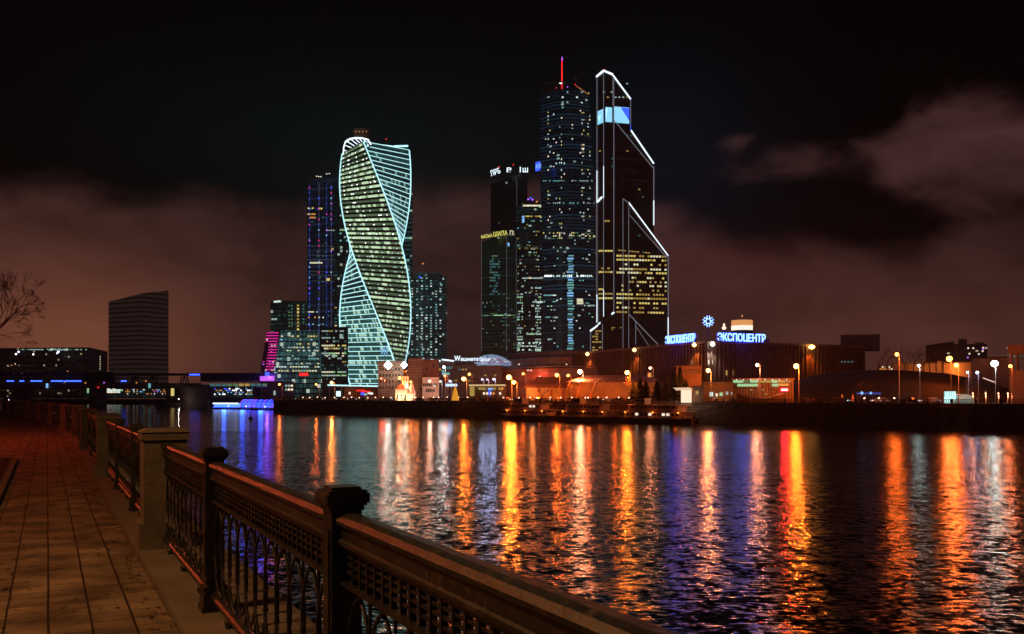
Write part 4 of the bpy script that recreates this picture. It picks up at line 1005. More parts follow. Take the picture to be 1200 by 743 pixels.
swin(T, 630, lambda f: (306+7*f, 321+5*f), [398, 405, 412, 424, 427, 434], ['wy', 'p', 'ww', 'm'], .4, 1.6, 1.3); T.done()
T = Tower('yellow_window_office', 'dark office with rows of yellow windows at the left foot of the twisted tower', 'building', [(375, 690), (408, 685)], 383, None, 30, m_c2)
T.grid(377, 406, [405, 408.5], 11, ['y', 'yd', 'wy'], .75, .8, 1.7, 0); T.grid(377, 406, [414, 417, 436, 440], 11, ['wl', 'g', 'wy'], .65, .8, 1.6); T.grid(377, 406, fr(388, 446, 4), 11, ['yd', 'td', 'wl'], .3, .7, 1.6); T.done()

# fog bound tower at the left
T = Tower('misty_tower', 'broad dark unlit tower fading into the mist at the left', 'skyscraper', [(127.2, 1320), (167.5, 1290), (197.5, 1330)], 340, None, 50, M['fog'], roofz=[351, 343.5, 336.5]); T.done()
m_l = facade('long office facade', (.06, .045, .04), (.35, .2, .14), .035, 3.6, 3.0, .012, (1, .8, .5), .3, .4, 31)
T = Tower('long_office_block', 'long low office block with a lit top floor behind bare trees at the left', 'building', [(-20, 1120), (104, 1090), (126, 1110)], 408, None, 40, m_l, roofz=[406.5, 407, 411])
T.grid(24, 102, [409.7], 40, ['wl', 'wy', 'gd', 'wl'], .6, .8, 1.1, .1); T.grid(55, 80, [409.2, 410.4], 14, ['w', 'wl'], .6, .8, 1.2, .1); T.grid(116.6, 118, fr(418, 433, 2.9), 1, ['wy'], .95, .6, 1.2, 0)
T.grid(4, 30, [426.5, 428], 12, ['ww', 'o'], .35, .4, 1.2); T.grid(34, 100, fr(415, 435, 4), 24, ['wl', 'o'], .015, .4, 1.1); T.done()
for i, (px, py, s_) in enumerate(((18.7, 415, 1.3), (21.8, 412.3, 1.3), (39, 415.2, 1.2), (67, 414, 1.0), (68.5, 412.2, 1.4))):
    t = thing('yard_floodlight', 'small white floodlight on a thin mast before the long office block', 'floodlight', (*D2(px, 1060), GZ), 'floodlights before the long office block')
    mb = MB(); q_ = P(px, py, 1060); mb.bar((q_[0], q_[1], GZ), q_, .25, 5); mb.build('mast', M['dark'], t); mb = MB(); mb.lathe(q_, [(.1, -s_), (s_, 0), (.1, s_)], 8); mb.build('lamp_glass', M['gb'], t)

# ================================================================== BRIDGES
def bridge():
    D = 690
    t = thing('truss_bridge', 'dark road bridge on triangular truss supports with blue strip lights', 'bridge', (*D2(110, D), 0))
    x0, x1 = -640, D2(236, D)[0]
    mb = MB(); mb.box(x0, x1, D, D+22, ZZ(455, D), ZZ(450.5, D)); mb.box(x0, x1, D-1.2, D, ZZ(452.3, D), ZZ(450, D)); mb.build('deck', M['concrete'], t)
    mb = MB(); mb.box(x0, x1, D+2, D+22, ZZ(439.5, D), ZZ(437.3, D)); mb.build('upper_deck', M['dark'], t)
    for px in (84, 158, 180, 216, 132):
        w_ = 12 if px == 84 else 5
        mb = MB()
        for a, b in (((px-w_, 450), (px-3, 440)), ((px+w_, 450), (px+3, 440)), ((px-w_*.5, 450), (px, 440)), ((px+w_*.5, 450), (px, 440)), ((px-w_, 450), (px+w_, 450))): mb.bar(P(*a, D+1), P(*b, D+1), .55, 4)
        mb.build('truss', M['dark'], t)
    mb = MB(); mb.prism([D2(98, D-2), D2(133, D-2), D2(130, D+8), D2(101, D+8)], ZZ(449.5, D), ZZ(436, D)); mb.build('bridge_pavilion', M['dark'], t)
    for px0, px1 in ((8, 16), (23, 28), (36, 49), (60, 74), (76, 95), (113, 125), (104, 108), (142, 148), (222, 234)):
        y = 446.5 if px0 < 200 else 439
        mb = MB(); mb.bar(P(px0, y, D-1.6), P(px1, y, D-1.6), .45, 5); mb.build('strip_light', M['blueneon'], t)
    mb = MB(); mb.box(x0, x1, D-1.4, D-1.25, ZZ(450, D), ZZ(448.9, D)); mb.build('parapet', M['concrete'], t)
    for px in (20, 110, 200):
        a = D2(px, D+4); mb = MB(); mb.box(a[0]-4, a[0]+4, D+4, D+18, -1, ZZ(455, D)); mb.build('pier', M['concrete'], t)
    for px, py, m in ((55, 452, 'elb'), (175, 452, 'et')):
        mb = MB(); a = P(px, py, D-2); mb.box(a[0]-.8, a[0]+.8, a[1], a[1]+.4, a[2]-1.8, a[2]+1.8); mb.build('navigation_lamp', M[m], t)
    for px, py, m in ((115, 454, 'er'), (160, 448.5, 'eo'), (122, 448.5, 'ep'), (100, 448.7, 'eo'), (171, 446.5, 'eo')):
        mb = MB(); mb.lathe(P(px, py, D-2), [(.1, -.6), (.8, 0), (.1, .6)], 6); mb.build('deck_lamp', M[m], t)
    # covered footbridge landing on the far bank
    D = 600
    t = thing('covered_footbridge', 'dark covered footbridge with a green lit underside beside the truss bridge', 'bridge', (*D2(290, D), GZ))
    xa, xb = D2(235, D)[0], D2(352, D)[0]
    mb = MB(); mb.box(xa, xb, D, D+16, ZZ(445.5, D), ZZ(437, D)); mb.build('gallery', M['dark'], t)
    mb = MB(); mb.box(xa, xb, D-.6, D+16.5, ZZ(447.2, D), ZZ(445.8, D)); mb.box(xa, xb, D-.6, D+16, ZZ(454.2, D), ZZ(452.8, D)); mb.build('deck', M['concrete'], t)
    for i in range(12):
        a, b = D2(246+i*6.8, D-.3), D2(251.5+i*6.8, D-.3); mb = MB(); mb.prism([a, b, (b[0], b[1]+.2), (a[0], a[1]+.2)], ZZ(452.6, D), ZZ(449.5, D)); mb.build('deck_window', M[R.choice(['egd', 'egd', 'etd', 'eyd'])], t)
    mb = MB(); a = P(313, 443, D-1.5); mb.box(a[0]-5, a[0]+5, a[1], a[1]+.6, a[2]-2.0, a[2]+1.2); mb.build('purple_sign', M['ep'], t)
    mb = MB(); a = P(313, 441, D-1.6); mb.box(a[0]-1.5, a[0]+1.5, a[1], a[1]+.6, a[2], a[2]+3); mb.build('purple_sign', M['eb'], t)
    light(t, P(313, 441.5, D-5), 'b', 4000, .6).data.color = (.25, .08, 1)
    for px in (244, 300, 345):
        a = D2(px, D+6); mb = MB(); mb.box(a[0]-2.5, a[0]+2.5, a[1], a[1]+5, GZ, ZZ(454.2, D)); mb.build('column', M['concrete'], t)
    t = thing('bridge_abutment', 'massive dark stone abutment in the water at the left end of the footbridge', 'abutment', (*D2(228, 600), 0))
    mb = MB(); mb.prism([D2(211, 610), D2(243, 585), D2(246, 660), D2(214, 690)], -1, ZZ(454.5, 600)); mb.build('stone_block', M['quay'], t)
    mb = MB(); mb.prism([D2(210, 608), D2(243.5, 583), D2(246, 592), D2(212, 616)], ZZ(454.5, 600), ZZ(453, 600)); mb.build('cap', M['concrete'], t)
    mb = MB(); a = P(202, 459.5, 680); mb.box(a[0]-1.2, a[0]+1.2, a[1], a[1]+.5, a[2]-3, a[2]+3); mb.build('lit_doorway', M['ey'], t)
bridge()
# sparkling hall below the footbridge
m_s = facade('low glazed hall', (.04, .05, .05), (.1, .2, .2), .2, 4, 4, .1, (.9, 1, .9), .6, .2, 33)
T = Tower('quayside_hall', 'low glazed hall full of tiny lights behind the blue lit boats', 'building', [(248, 665), (308, 615)], 452, None, 20, m_s)
T.grid(249, 307, [455.5, 457.5, 459.8, 462], 30, ['w', 'wl', 'W', 'b', 'o', 'lb', 't', 'g', 'W'], .42, .5, 1.3); T.done()
T = Tower('stone_footbridge_tower', 'pale stone stair tower at the right end of the covered footbridge', 'building', [(314, 560), (345, 540)], 447, None, 14, M['tan'])
T.grid(334, 344, [452, 456.5], 3, ['ww', 'wl'], .6, .6, 2); T.win(321, 323, 458, 463, 'wl'); T.done()
t = thing('red_kiosk_sign', 'small red lit sign board on a post by the pale stair tower', 'sign', (*D2(356, 520), GZ))
mb = MB(); mb.bar((*D2(356, 520), GZ), P(356, 437, 520), .3, 5); mb.build('post', M['dark'], t); mb = MB(); mb.box(D2(351, 520)[0], D2(361, 520)[0], 519.4, 520.6, ZZ(440.5, 520), ZZ(437, 520)); mb.build('sign_board', M['er'], t)

# far market / lit riverbank under the truss bridge
T = Tower('riverside_market', 'bright low market building seen under the truss bridge', 'building', [(100, 1010), (145, 1000)], 453.5, None, 20, m_s)
T.grid(102, 144, [455.2, 457.3, 459.5], 14, ['wy', 'w', 'ww', 'g', 'wy', 'g'], .75, .9, 1.9); T.done()
T = Tower('riverside_arcade', 'low dark arcade with zigzag lights and red lamps under the truss bridge', 'building', [(146, 1000), (212, 940)], 455.5, None, 20, m_s)
T.grid(147, 210, [457, 459, 461.5], 34, ['o', 'ww', 'o', 'p', 'lb', 'r'], .35, .45, 1.2); T.done()
# ================================================================== EXHIBITION HALL
def expo():
    ch = [(672, 420), (828, 330), (1012, 361)]
    T = Tower('exhibition_hall', 'huge dark ribbed exhibition hall topped with blue roof lettering', 'exhibition hall', ch, 401, None, 70, M['ribwall'])
    root = T.root; zt = T.z1
    rb = MB(); pt = T.pts
    for a, b in zip(pt, pt[1:]):
        L = math.dist(a, b); n = int(L/1.9); nx = ((b[1]-a[1])/L, -(b[0]-a[0])/L)
        for i in range(n+1):
            x, y = a[0]+(b[0]-a[0])*i/n+nx[0]*.3, a[1]+(b[1]-a[1])*i/n+nx[1]*.3; rb.obox((x, y, (GZ+7+zt-.4)/2), (b[0]-a[0], b[1]-a[1]), .22, .38, (zt-.4-GZ-7)/2)
    rb.build('wall_ribs', M['ribwall'], root)
    mb = MB()
    for a, b in zip(pt, pt[1:]):
        L = math.dist(a, b); nx = ((b[1]-a[1])/L, -(b[0]-a[0])/L)
        mb.prism([(a[0]+nx[0]*.9, a[1]+nx[1]*.9), (b[0]+nx[0]*.9, b[1]+nx[1]*.9), b, a], zt-.4, zt+.5)
    mb.build('roof_edge', M['brown'], root)
    mb = MB()
    for a, b in zip(pt, pt[1:]):
        L = math.dist(a, b); nx = ((b[1]-a[1])/L, -(b[0]-a[0])/L)
        mb.prism([(a[0]+nx[0]*1.5, a[1]+nx[1]*1.5), (b[0]+nx[0]*1.5, b[1]+nx[1]*1.5), b, a], GZ+6.4, GZ+7)
    mb.build('canopy', M['concrete'], root)
    for px, py, col, e in ((693, 413.5, 'a', 7000), (748.3, 406.8, 'a', 6000), (818.8, 399.8, 'a', 5500), (831, 400.2, 'w', 3500), (946.7, 403.4, 'oy', 6500)):
        (x, y), n = T.hit(px); z = zt-.9; mb = MB(); p = (x+n[0]*2.2, y+n[1]*2.2)
        mb.bar((x, y, zt-.2), (*p, zt-.1), .12, 5); mb.build('lamp_bracket', M['dark'], root)
        mb = MB(); s_ = 1.35 if px == 946.7 else .9; mb.lathe((*p, z+.1), [(.3, .8), (s_*.6, .5), (s_, 0), (s_*.8, -.5), (.1, -.9)], 10); mb.build('wall_floodlight', M['g'+col], root, smooth=True)
        light(root, (x+n[0]*2.0, y+n[1]*2.0, z-1.8), col, e, .4, 'SPOT', 2.0)
    for px in (812, 829, 833): T.win(px, px+1.3, 421.5, 427, 'ww', .5)
    for px in (850, 857): T.win(px, px+1.5, 434, 440, 'yd', .5)
    T.grid(985, 1000, [424], 5, ['td'], .7, .7, 1.6)
    mb = MB(); mb.prism([D2(985, 385), D2(1031, 380), D2(1031, 395), D2(985, 400)], zt, ZZ(392.5, 385)); mb.build('roof_plant_room', M['brown'], root)
    mb = MB(); mb.prism([D2(896, 345), D2(902, 345), D2(902, 349), D2(896, 349)], zt, ZZ(397, 345)); mb.build('roof_vent', M['brown'], root)
    T.done()
    # roof lettering, its own frame
    def sign(lab, pa, pb, ytop, ybot, col):
        (xa, ya), na = T.hit(pa); (xb, yb), _ = T.hit(pb); L = math.dist((xa, ya), (xb, yb)); ax = ((xb-xa)/L, (yb-ya)/L)
        z0 = zt+.75; s = thing('roof_sign', lab, 'sign', (xa, ya, zt), 'blue roof lettering of the exhibition hall')
        h = (ybot-ytop)/1000*(ya+yb)/2
        n = (ax[1], -ax[0]); o = (xa+n[0]*.7, ya+n[1]*.7)
        t = textobj('lettering', 'ЭКСПОЦЕНТР', M['bluewhite'], s, (*o, z0), ax, h*1.36, L, .12); t.data.offset = .05
        t2 = textobj('neon_outline', 'ЭКСПОЦЕНТР', M['blueneon'], s, (o[0]-n[0]*.35, o[1]-n[1]*.35, z0-.12), ax, h*1.40, L*1.01, .05); t2.data.offset = .17
        mb = MB(); 
        for i in range(12):
            f = i/11; x, y = xa+(xb-xa)*f-n[0]*.1, ya+(yb-ya)*f-n[1]*.1; mb.bar((x, y, zt+.4), (x, y, z0+h*.9), .06, 4)
        mb.bar((xa-n[0]*.1, ya-n[1]*.1, z0-.1), (xb-n[0]*.1, yb-n[1]*.1, z0-.1), .08, 4); mb.bar((xa-n[0]*.1, ya-n[1]*.1, z0+h*.7), (xb-n[0]*.1, yb-n[1]*.1, z0+h*.7), .06, 4)
        mb.build('sign_frame', M['dark'], s)
        m = ((xa+xb)/2+n[0]*2.2, (ya+yb)/2+n[1]*2.2, z0+1.5); l = light(s, m, 'b', 1700, 2.5); l.data.color = (.01, .03, 1)
    sign('blue ЭКСПОЦЕНТР roof lettering facing the river right of the star emblem', 839.5, 895.5, 391.5, 400.5, 'b')
    sign('blue ЭКСПОЦЕНТР roof lettering seen slantwise left of the star emblem', 781, 815.5, 393, 402, 'b')
    c = P(830, 376.5, 333); s = thing('star_emblem', 'blue white six armed star emblem on a roof mast above the hall corner', 'emblem', (c[0], c[1], zt))
    mb = MB(); mb.bar((c[0], c[1]+.5, zt), (c[0], c[1]+.5, c[2]), .15, 5); mb.bar((c[0]-1.2, c[1]+.6, zt), (c[0], c[1]+.5, c[2]-2.4), .08, 4); mb.bar((c[0]+1.2, c[1]+.6, zt), (c[0], c[1]+.5, c[2]-2.4), .08, 4); mb.build('mast', M['dark'], s)
    for i in range(6):
        a = pi/2+i*pi/3+0; mb = MB(); d = Vector((math.cos(a), 0, math.sin(a))); e = Vector((math.cos(a+.5), 0, math.sin(a+.5))); f = Vector((math.cos(a-.5), 0, math.sin(a-.5)))
        C_ = Vector(c); mb.bar(C_+e*1.0, C_+d*1.35+e*.95, .22, 4); mb.bar(C_+f*1.0, C_+d*1.35+f*.95, .22, 4); mb.bar(C_+e*1.0, C_+f*1.0, .2, 4); mb.build('star_arm', M['bluewhite'], s)
    l = light(s, (c[0], c[1]-2, c[2]), 'b', 1500, 1.5); l.data.color = (.05, .1, 1)
    # lit drum behind the roof
    c = P(869.5, 388, 372); s = thing('rooftop_drum', 'round drum with white lower band and orange upper band lit on the roof', 'drum', (c[0], c[1], zt))
    mb = MB(); mb.lathe((c[0], c[1], zt), [(4.6, 0), (4.6, c[2]-zt+.2)], 24); mb.build('drum_base', M['brown'], s)
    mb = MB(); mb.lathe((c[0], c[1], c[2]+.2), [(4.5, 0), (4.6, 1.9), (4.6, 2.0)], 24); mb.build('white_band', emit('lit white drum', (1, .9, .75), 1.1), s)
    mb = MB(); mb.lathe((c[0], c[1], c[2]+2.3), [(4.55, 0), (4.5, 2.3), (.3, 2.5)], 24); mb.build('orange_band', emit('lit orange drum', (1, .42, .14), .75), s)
    mb = MB(); mb.bar((c[0], c[1], c[2]+4.7), (c[0], c[1], c[2]+12), .1, 4); mb.build('mast', M['steel'], s)
    mb = MB(); mb.lathe((c[0], c[1]-.3, c[2]+6.6), [(.1, -.5), (.4, 0), (.1, .5)], 6); mb.build('mast_lamp', M['eo'], s)
    c = P(848.5, 384, 350); s = thing('roof_lantern', 'little white lit lantern left of the round drum on the roof', 'lantern', (c[0], c[1], zt))
    mb = MB(); mb.lathe((c[0], c[1], zt), [(.9, 0), (.9, c[2]-zt-.9)], 8); mb.build('stand', M['brown'], s)
    mb = MB(); mb.lathe((c[0], c[1], c[2]-.8), [(.6, 0), (1.0, .8), (.5, 1.2), (.35, 2.4), (.1, 2.6)], 8); mb.build('lantern_glass', M['eww'], s)
expo()

# ------------------------------------------------------------------ generic low buildings
def block(name, label, px0, px1, yt, D, depth, mat, D1=None, cat='building', yb=None):
    return Tower(name, label, cat, [(px0, D), (px1, D1 or D)], yt, yb, depth, mat, 'walls')
def cornice(T, m='concrete', h=.6, out=.4):
    mb = MB(); a, b = T.pts[0], T.pts[-1]; d = T.poly; c0 = Vector((sum(p[0] for p in d)/len(d), sum(p[1] for p in d)/len(d)))
    poly = [((Vector(p)-c0)*(1+out/max(3, (Vector(p)-c0).length))+c0) for p in d]; mb.prism([tuple(p) for p in poly], T.z1+.003, T.z1+h); mb.build('roof_edge', M[m], T.root)
# annex with orange wash at the hall corner
T = block('hall_annex', 'square annex washed orange by a lamp beside the dark trees', 793, 822, 430.5, 262, 14, M['brick'], 258)
mb = MB(); a, b = T.pts; 
for i in range(16):
    x, y = a[0]+(b[0]-a[0])*i/15, a[1]+(b[1]-a[1])*i/15-.25; mb.box(x-.12, x+.12, y-.2, y+.1, T.z1-2.0, T.z1-.6)
mb.build('louvres', M['brown'], T.root); cornice(T, 'brown'); T.grid(795, 820, [446, 453], 6, ['yd'], .3, .45, 2.2); light(T.root, (*D2(800, 252), ZZ(440, 252)), 'o', 1500, .3); T.done()
T = block('gate_house', 'small brown gate house right of the white kiosk', 812, 824, 454, 238, 6, M['brick'], 236); T.win(816, 819, 458, 462, 'yd'); cornice(T, 'brown', .4); T.done()
T = block('white_kiosk', 'bright white kiosk with a slanting canopy under dark trees', 798, 810.5, 456.5, 236, 5, emit('lit kiosk front', (1, .78, .55), 1.1), 234)
mb = MB(); a = P(791.5, 456, 233); b = P(811, 455.5, 232); mb.face([a, b, (b[0], b[1]+4, b[2]+.4), (a[0], a[1]+4, a[2]+.4)]); mb.face([(a[0], a[1], a[2]-.35), (b[0], b[1], b[2]-.35), b, a]); mb.build('canopy', emit('lit canopy', (1, .7, .45), .8), T.root); T.done()
T = block('terrace_building', 'low dark terrace building with small white windows before the exhibition hall', 824, 862, 449, 262, 16, M['brown'], 258)
for px, w_, y0, y1, m in ((832, 3.6, 459.5, 464.5, 'w'), (839, 2, 461, 464.5, 'ww'), (843.5, 3.6, 460, 464, 'g'), (851, 2.4, 459, 462.5, 'wl'), (857, 1.6, 459.5, 462.5, 'wl')): T.win(px, px+w_, y0, y1, m)
cornice(T, 'concrete', .4); T.done()
# building with green-lit ribbon windows
T = block('green_lit_pavilion', 'long low pavilion with green lit ribbon windows and white roof dots', 858, 930, 444.5, 240, 16, M['brown'], 236)
for a, b, y0, y1, m in ((859, 871, 445.5, 448.6, 'g'), (871.5, 878, 445.5, 448.4, 'gd'), (879, 888, 445.2, 448.4, 'g'), (889, 897, 446, 448.6, 'yd'), (897.5, 904, 445.6, 448.6, 'yd'), (904.5, 911, 445.3, 448.6, 'g'), (911.5, 920, 445.6, 448.4, 'yd'), (920.5, 927, 446, 448.3, 'gd'),
                        (864, 888, 449.8, 453, 'g'), (904, 912, 449.8, 453, 'g'), (912.5, 924, 449.6, 452.3, 'o')): T.win(a, b, y0, y1, m)
for i in range(8):
    mb = MB(); mb.lathe(P(863+i*8.4, 445, 235.4), [(.02, -.12), (.14, 0), (.02, .12)], 6); mb.build('roof_lamp', M['eW'], T.root)
cornice(T, 'brown', .3)
mb = MB()
for px in fr(861, 928, 3.3):
    (x, y), n = T.hit(px); mb.box(x-.09, x+.09, y-.12, y-.02, GZ, T.z1-.02)
mb.build('mullion', M['dark'], T.root, kind='stuff', label='thin mullions along the pavilion front')
T.grid(865, 926, [457, 462], 18, ['yd', 'o'], .12, .5, 1.8); T.done()
t = thing('red_sign', 'glowing red and white sign box right of the green lit windows', 'sign', (*D2(919, 232), GZ))
mb = MB(); mb.bar((*D2(919, 232.4), GZ), P(919, 454, 232.4), .12, 5); mb.build('post', M['dark'], t)
mb = MB(); a = P(919, 456.7, 232); mb.box(a[0]-1.15, a[0]+1.15, 231.8, 232.2, a[2]-.55, a[2]+.5); mb.build('sign_box', M['er'], t)
mb = MB(); mb.box(a[0]-.85, a[0]+.85, 231.7, 231.78, a[2]-.3, a[2]+.28); mb.build('sign_face', emit('sign face', (1, .8, .7), 1.8), t)
l = light(t, (a[0], 231, a[2]), 'r', 1800, .5); l.data.color = (1, .0, .02)
# moored-boat shaped terrace before it
mb = MB(); rings = []
for i in range(13):
    f = i/12; px = 862+56*f; w_ = math.sin(pi*min(1, max(0, f*.9+.05)))**.5; x, y = D2(px, 230)
    rings.append([(x, y-1, GZ+.1), (x, y-1, GZ+.3+2.3*(.4+.6*(2*f-1)**2)), (x, y+3, GZ+.3+2.3*(.4+.6*(2*f-1)**2)), (x, y+3, GZ+.1)])
mb.grid(rings); mb.face(rings[0]); mb.face(rings[-1][::-1])
tag(mb.build('curved_terrace', M['hull']), 'dark upturned hull shaped terrace below the green lit windows', 'terrace')

# grass mound with its light line, cream wall, far blocks
mb = MB(); top = [(905, 462), (925, 449), (950, 440.5), (1000, 434.5), (1060, 434), (1110, 437.5), (1140, 443.5), (1170, 452), (1190, 460)]
rows = [[], [], [], []]
for px, y in top:
    z = ZZ(y, 285); rows[0].append((*D2(px, 238), GZ+.01)); rows[1].append((*D2(px, 255), GZ+(z-GZ)*.55)); rows[2].append((*D2(px, 285), z)); rows[3].append((*D2(px, 318), z-.3))
mb.grid(rows); mb.build('grass_mound', M['grass'], kind='structure', smooth=True)
mb = MB(); pts = [P(a, b-.4, 284) for a, b in top[2:5]]
t = thing('mound_handrail', 'thin handrail following the crest of the dark mound', 'handrail', pts[0])
mb.tube(pts, .09, 4); mb.build('rail', M['steel'], t)
mb = MB()
for px in range(952, 1060, 9):
    y = 440.5-(px-950)*.12 if px < 1000 else 434.5; mb.bar(P(px, y+1.5, 284), P(px, y-.4, 284), .05, 4)
mb.build('posts', M['steel'], t)
T = block('pale_long_wall', 'long pale wall building lit cream behind bare trees on the mound', 1046, 1138, 425.5, 340, 8, M['tan'], 330)
cornice(T, 'brown', .5)
for px in (1064, 1082, 1101, 1106): 
    (x, y), n = T.hit(px); mb = MB(); mb.box(x-.25, x+.25, y-.5, y-.05, GZ, T.z1-.02); mb.build('pilaster', M['tan'], T.root)
for px, e in ((1070, 900), (1090, 700), (1120, 1500)): light(T.root, (*D2(px, 329), ZZ(432, 329)), 'a', e, .3)
for px, y in ((1101.5, 424),): mb = MB(); q_ = P(px, 423, 331); mb.box(q_[0]-.6, q_[0]+.6, q_[1], q_[1]+1, GZ, q_[2]); mb.build('chimney', M['tan'], T.root)
T.done()
T = block('small_lit_terrace', 'row of small lit openings at the left end of the pale wall', 1028, 1046, 428.5, 345, 6, M['brown'])
T.grid(1030, 1046, [430, 432.5], 6, ['ww', 'yd', 'o'], .7, .5, 1.4); T.done()
T = block('grey_hall', 'grey hall lit by the glaring greenish floodlight', 1139, 1184, 419, 300, 20, M['tan'], 290); cornice(T, 'dark', .4)
mb = MB(); a, b = P(1152, 443, 280), P(1166, 448, 270); mb.bar(a, b, .12, 4); mb.build('ramp_light', M['eww'], T.root); T.done()
m_ap = facade('apartment facade', (.08, .06, .06), (.3, .16, .14), .03, 3, 3, .02, (1, .8, .6), .4, .4, 41)
T = Tower('apartment_block', 'distant apartment block with a few pinkish windows above the pale wall', 'building', [(1118, 905), (1157, 900)], 403, None, 20, m_ap)
mb = MB(); mb.prism([D2(1123, 904), D2(1133, 903), D2(1133, 915), D2(1123, 915)], ZZ(403, 900), ZZ(397, 900)); mb.prism([D2(1143, 903), D2(1153, 903), D2(1153, 915), D2(1143, 915)], ZZ(403, 900), ZZ(401, 900)); mb.build('roof_storeys', m_ap, T.root)
for px, py, m in ((1134.5, 408, 'ww'), (1140.5, 408, 'ww'), (1152, 407.5, 'ww'), (1151.5, 411.5, 'ww'), (1136, 414.5, 'ww'), (1147, 415, 'ww'), (1134, 419, 'p'), (1152, 409.5, 'p')): T.win(px-.9, px+.9, py-.8, py+.8, m)
T.done()
T = Tower('distant_block', 'dim distant block left of the apartment block', 'building', [(1085, 960), (1118, 950)], 402, None, 20, m_ap, roofz=[404, 400]); T.done()
# dark pavilion at the right edge
t = thing('dark_pavilion', 'dark pavilion with a flat overhanging roof on posts at the right edge', 'pavilion', (*D2(1215, 205), GZ))
mb = MB(); a = D2(1181, 205); mb.prism([a, D2(1260, 196), D2(1260, 215), D2(1181, 224)], ZZ(415, 205), ZZ(406, 205)); mb.prism([D2(1179, 204), D2(1262, 195), D2(1262, 217), D2(1179, 226)], ZZ(406, 205), ZZ(404.5, 205)); mb.build('roof', M['brown'], t)
for px in (1185, 1192, 1206, 1230): mb = MB(); x, y = D2(px, 206); mb.bar((x, y, ZZ(434, 205)), (x, y, ZZ(415, 205)-.01), .35, 8); mb.build('post', M['brown'], t)
mb = MB(); mb.prism([D2(1183, 205), D2(1262, 197), D2(1262, 215), D2(1183, 223)], GZ, ZZ(434, 205)); mb.build('lower_storey', M['brown'], t)
# landing stairs block on the quay
t = thing('quay_stair_block', 'square stone landing block projecting from the quay wall at the right', 'landing', (*bank(1119, -2), 0))
x, y = bank(1119, -1.5); mb = MB(); mb.obox((x, y, 2.2), bt, 2.6, 1.8, 2.7); mb.build('block', M['tan'], t); mb = MB(); mb.obox((x-.03, y-.03, 5.1), bt, 2.9, 2.1, .2); mb.build('slab', M['quay'], t)
mb = MB(); mb.obox((x-bn.x*1.85, y-bn.y*1.85, 2.4), bt, .7, .08, 1.2); mb.build('doorway', M['dark'], t)
# teal tent, blue-lit bus stop, kiosks along the right embankment
T = block('teal_lit_kiosk', 'teal white lit glass kiosk beside the lamp post on the right', 1106.5, 1120, 458.7, 205, 4, emit('lit kiosk glass', (.55, 1, .92), 1.3), 203); cornice(T, 'dark', .3, .3)
for i in range(5): T.win(1107+i*2.7, 1107.4+i*2.7, 459, 465, 'td', .1)
T.done()
mb = MB(); rings = []
for i in range(9):
    a = pi*i/8; rings.append([(D2(1127, 204)[0]-2.3*math.cos(a), 202, GZ+.02+2.2*math.sin(a)), (D2(1127, 204)[0]-2.3*math.cos(a), 208, GZ+.02+2.2*math.sin(a))])
mb.grid(rings); mb.face([r[0] for r in rings]); 
tag(mb.build('teal_tent', emit('glowing teal tent fabric', (.15, .5, .45), .35)), 'rounded teal tent right of the lit glass kiosk', 'tent')
t = thing('blue_lit_shelter', 'low shelter with blue white lights on the right embankment', 'shelter', (*D2(1018, 222), GZ))
mb = MB(); a = D2(1004, 224); b = D2(1032, 222); mb.prism([a, b, (b[0], b[1]+3), (a[0], a[1]+3)], ZZ(459.6, 222), ZZ(458.6, 222)); mb.build('roof', M['dark'], t)
for px in (1005, 1014, 1023, 1031): mb = MB(); x, y = D2(px, 224.5); mb.bar((x, y, GZ), (x, y, ZZ(459.6, 222)), .08, 5); mb.build('post', M['steel'], t)
mb = MB(); mb.prism([(a[0], a[1]-.1), (b[0], b[1]-.1), (b[0], b[1]+.1), (a[0], a[1]+.1)], ZZ(461.8, 222), ZZ(460.3, 222)); mb.build('light_band', M['ebd'], t)
for px, s_ in ((1010, .5), (1020.5, .4)): mb = MB(); mb.lathe(P(px, 460.6, 221.6), [(.05, -s_), (s_, 0), (.05, s_)], 8); mb.build('lamp_glass', M['elb'], t)
for px, col in ((987, 'o'), (999.5, 'r')):
    t = thing('lit_figure_sign', 'slim orange lit totem sign on the right embankment, %s' % ('left of the red one' if px == 987 else 'reddish, beside the blue shelter'), 'sign', (*D2(px, 225), GZ))
    mb = MB(); mb.lathe((*D2(px, 225), GZ), [(.3, 0), (.3, .3), (.1, .35)], 8); mb.build('foot', M['dark'], t); mb = MB(); mb.lathe((*D2(px, 225), GZ), [(.12, .35), (.35, .6), (.3, 1.4), (.15, 1.7), (.22, 2.0), (.05, 2.3)], 8); mb.build('lit_body', emit('totem '+col, LC[col], .7), t)

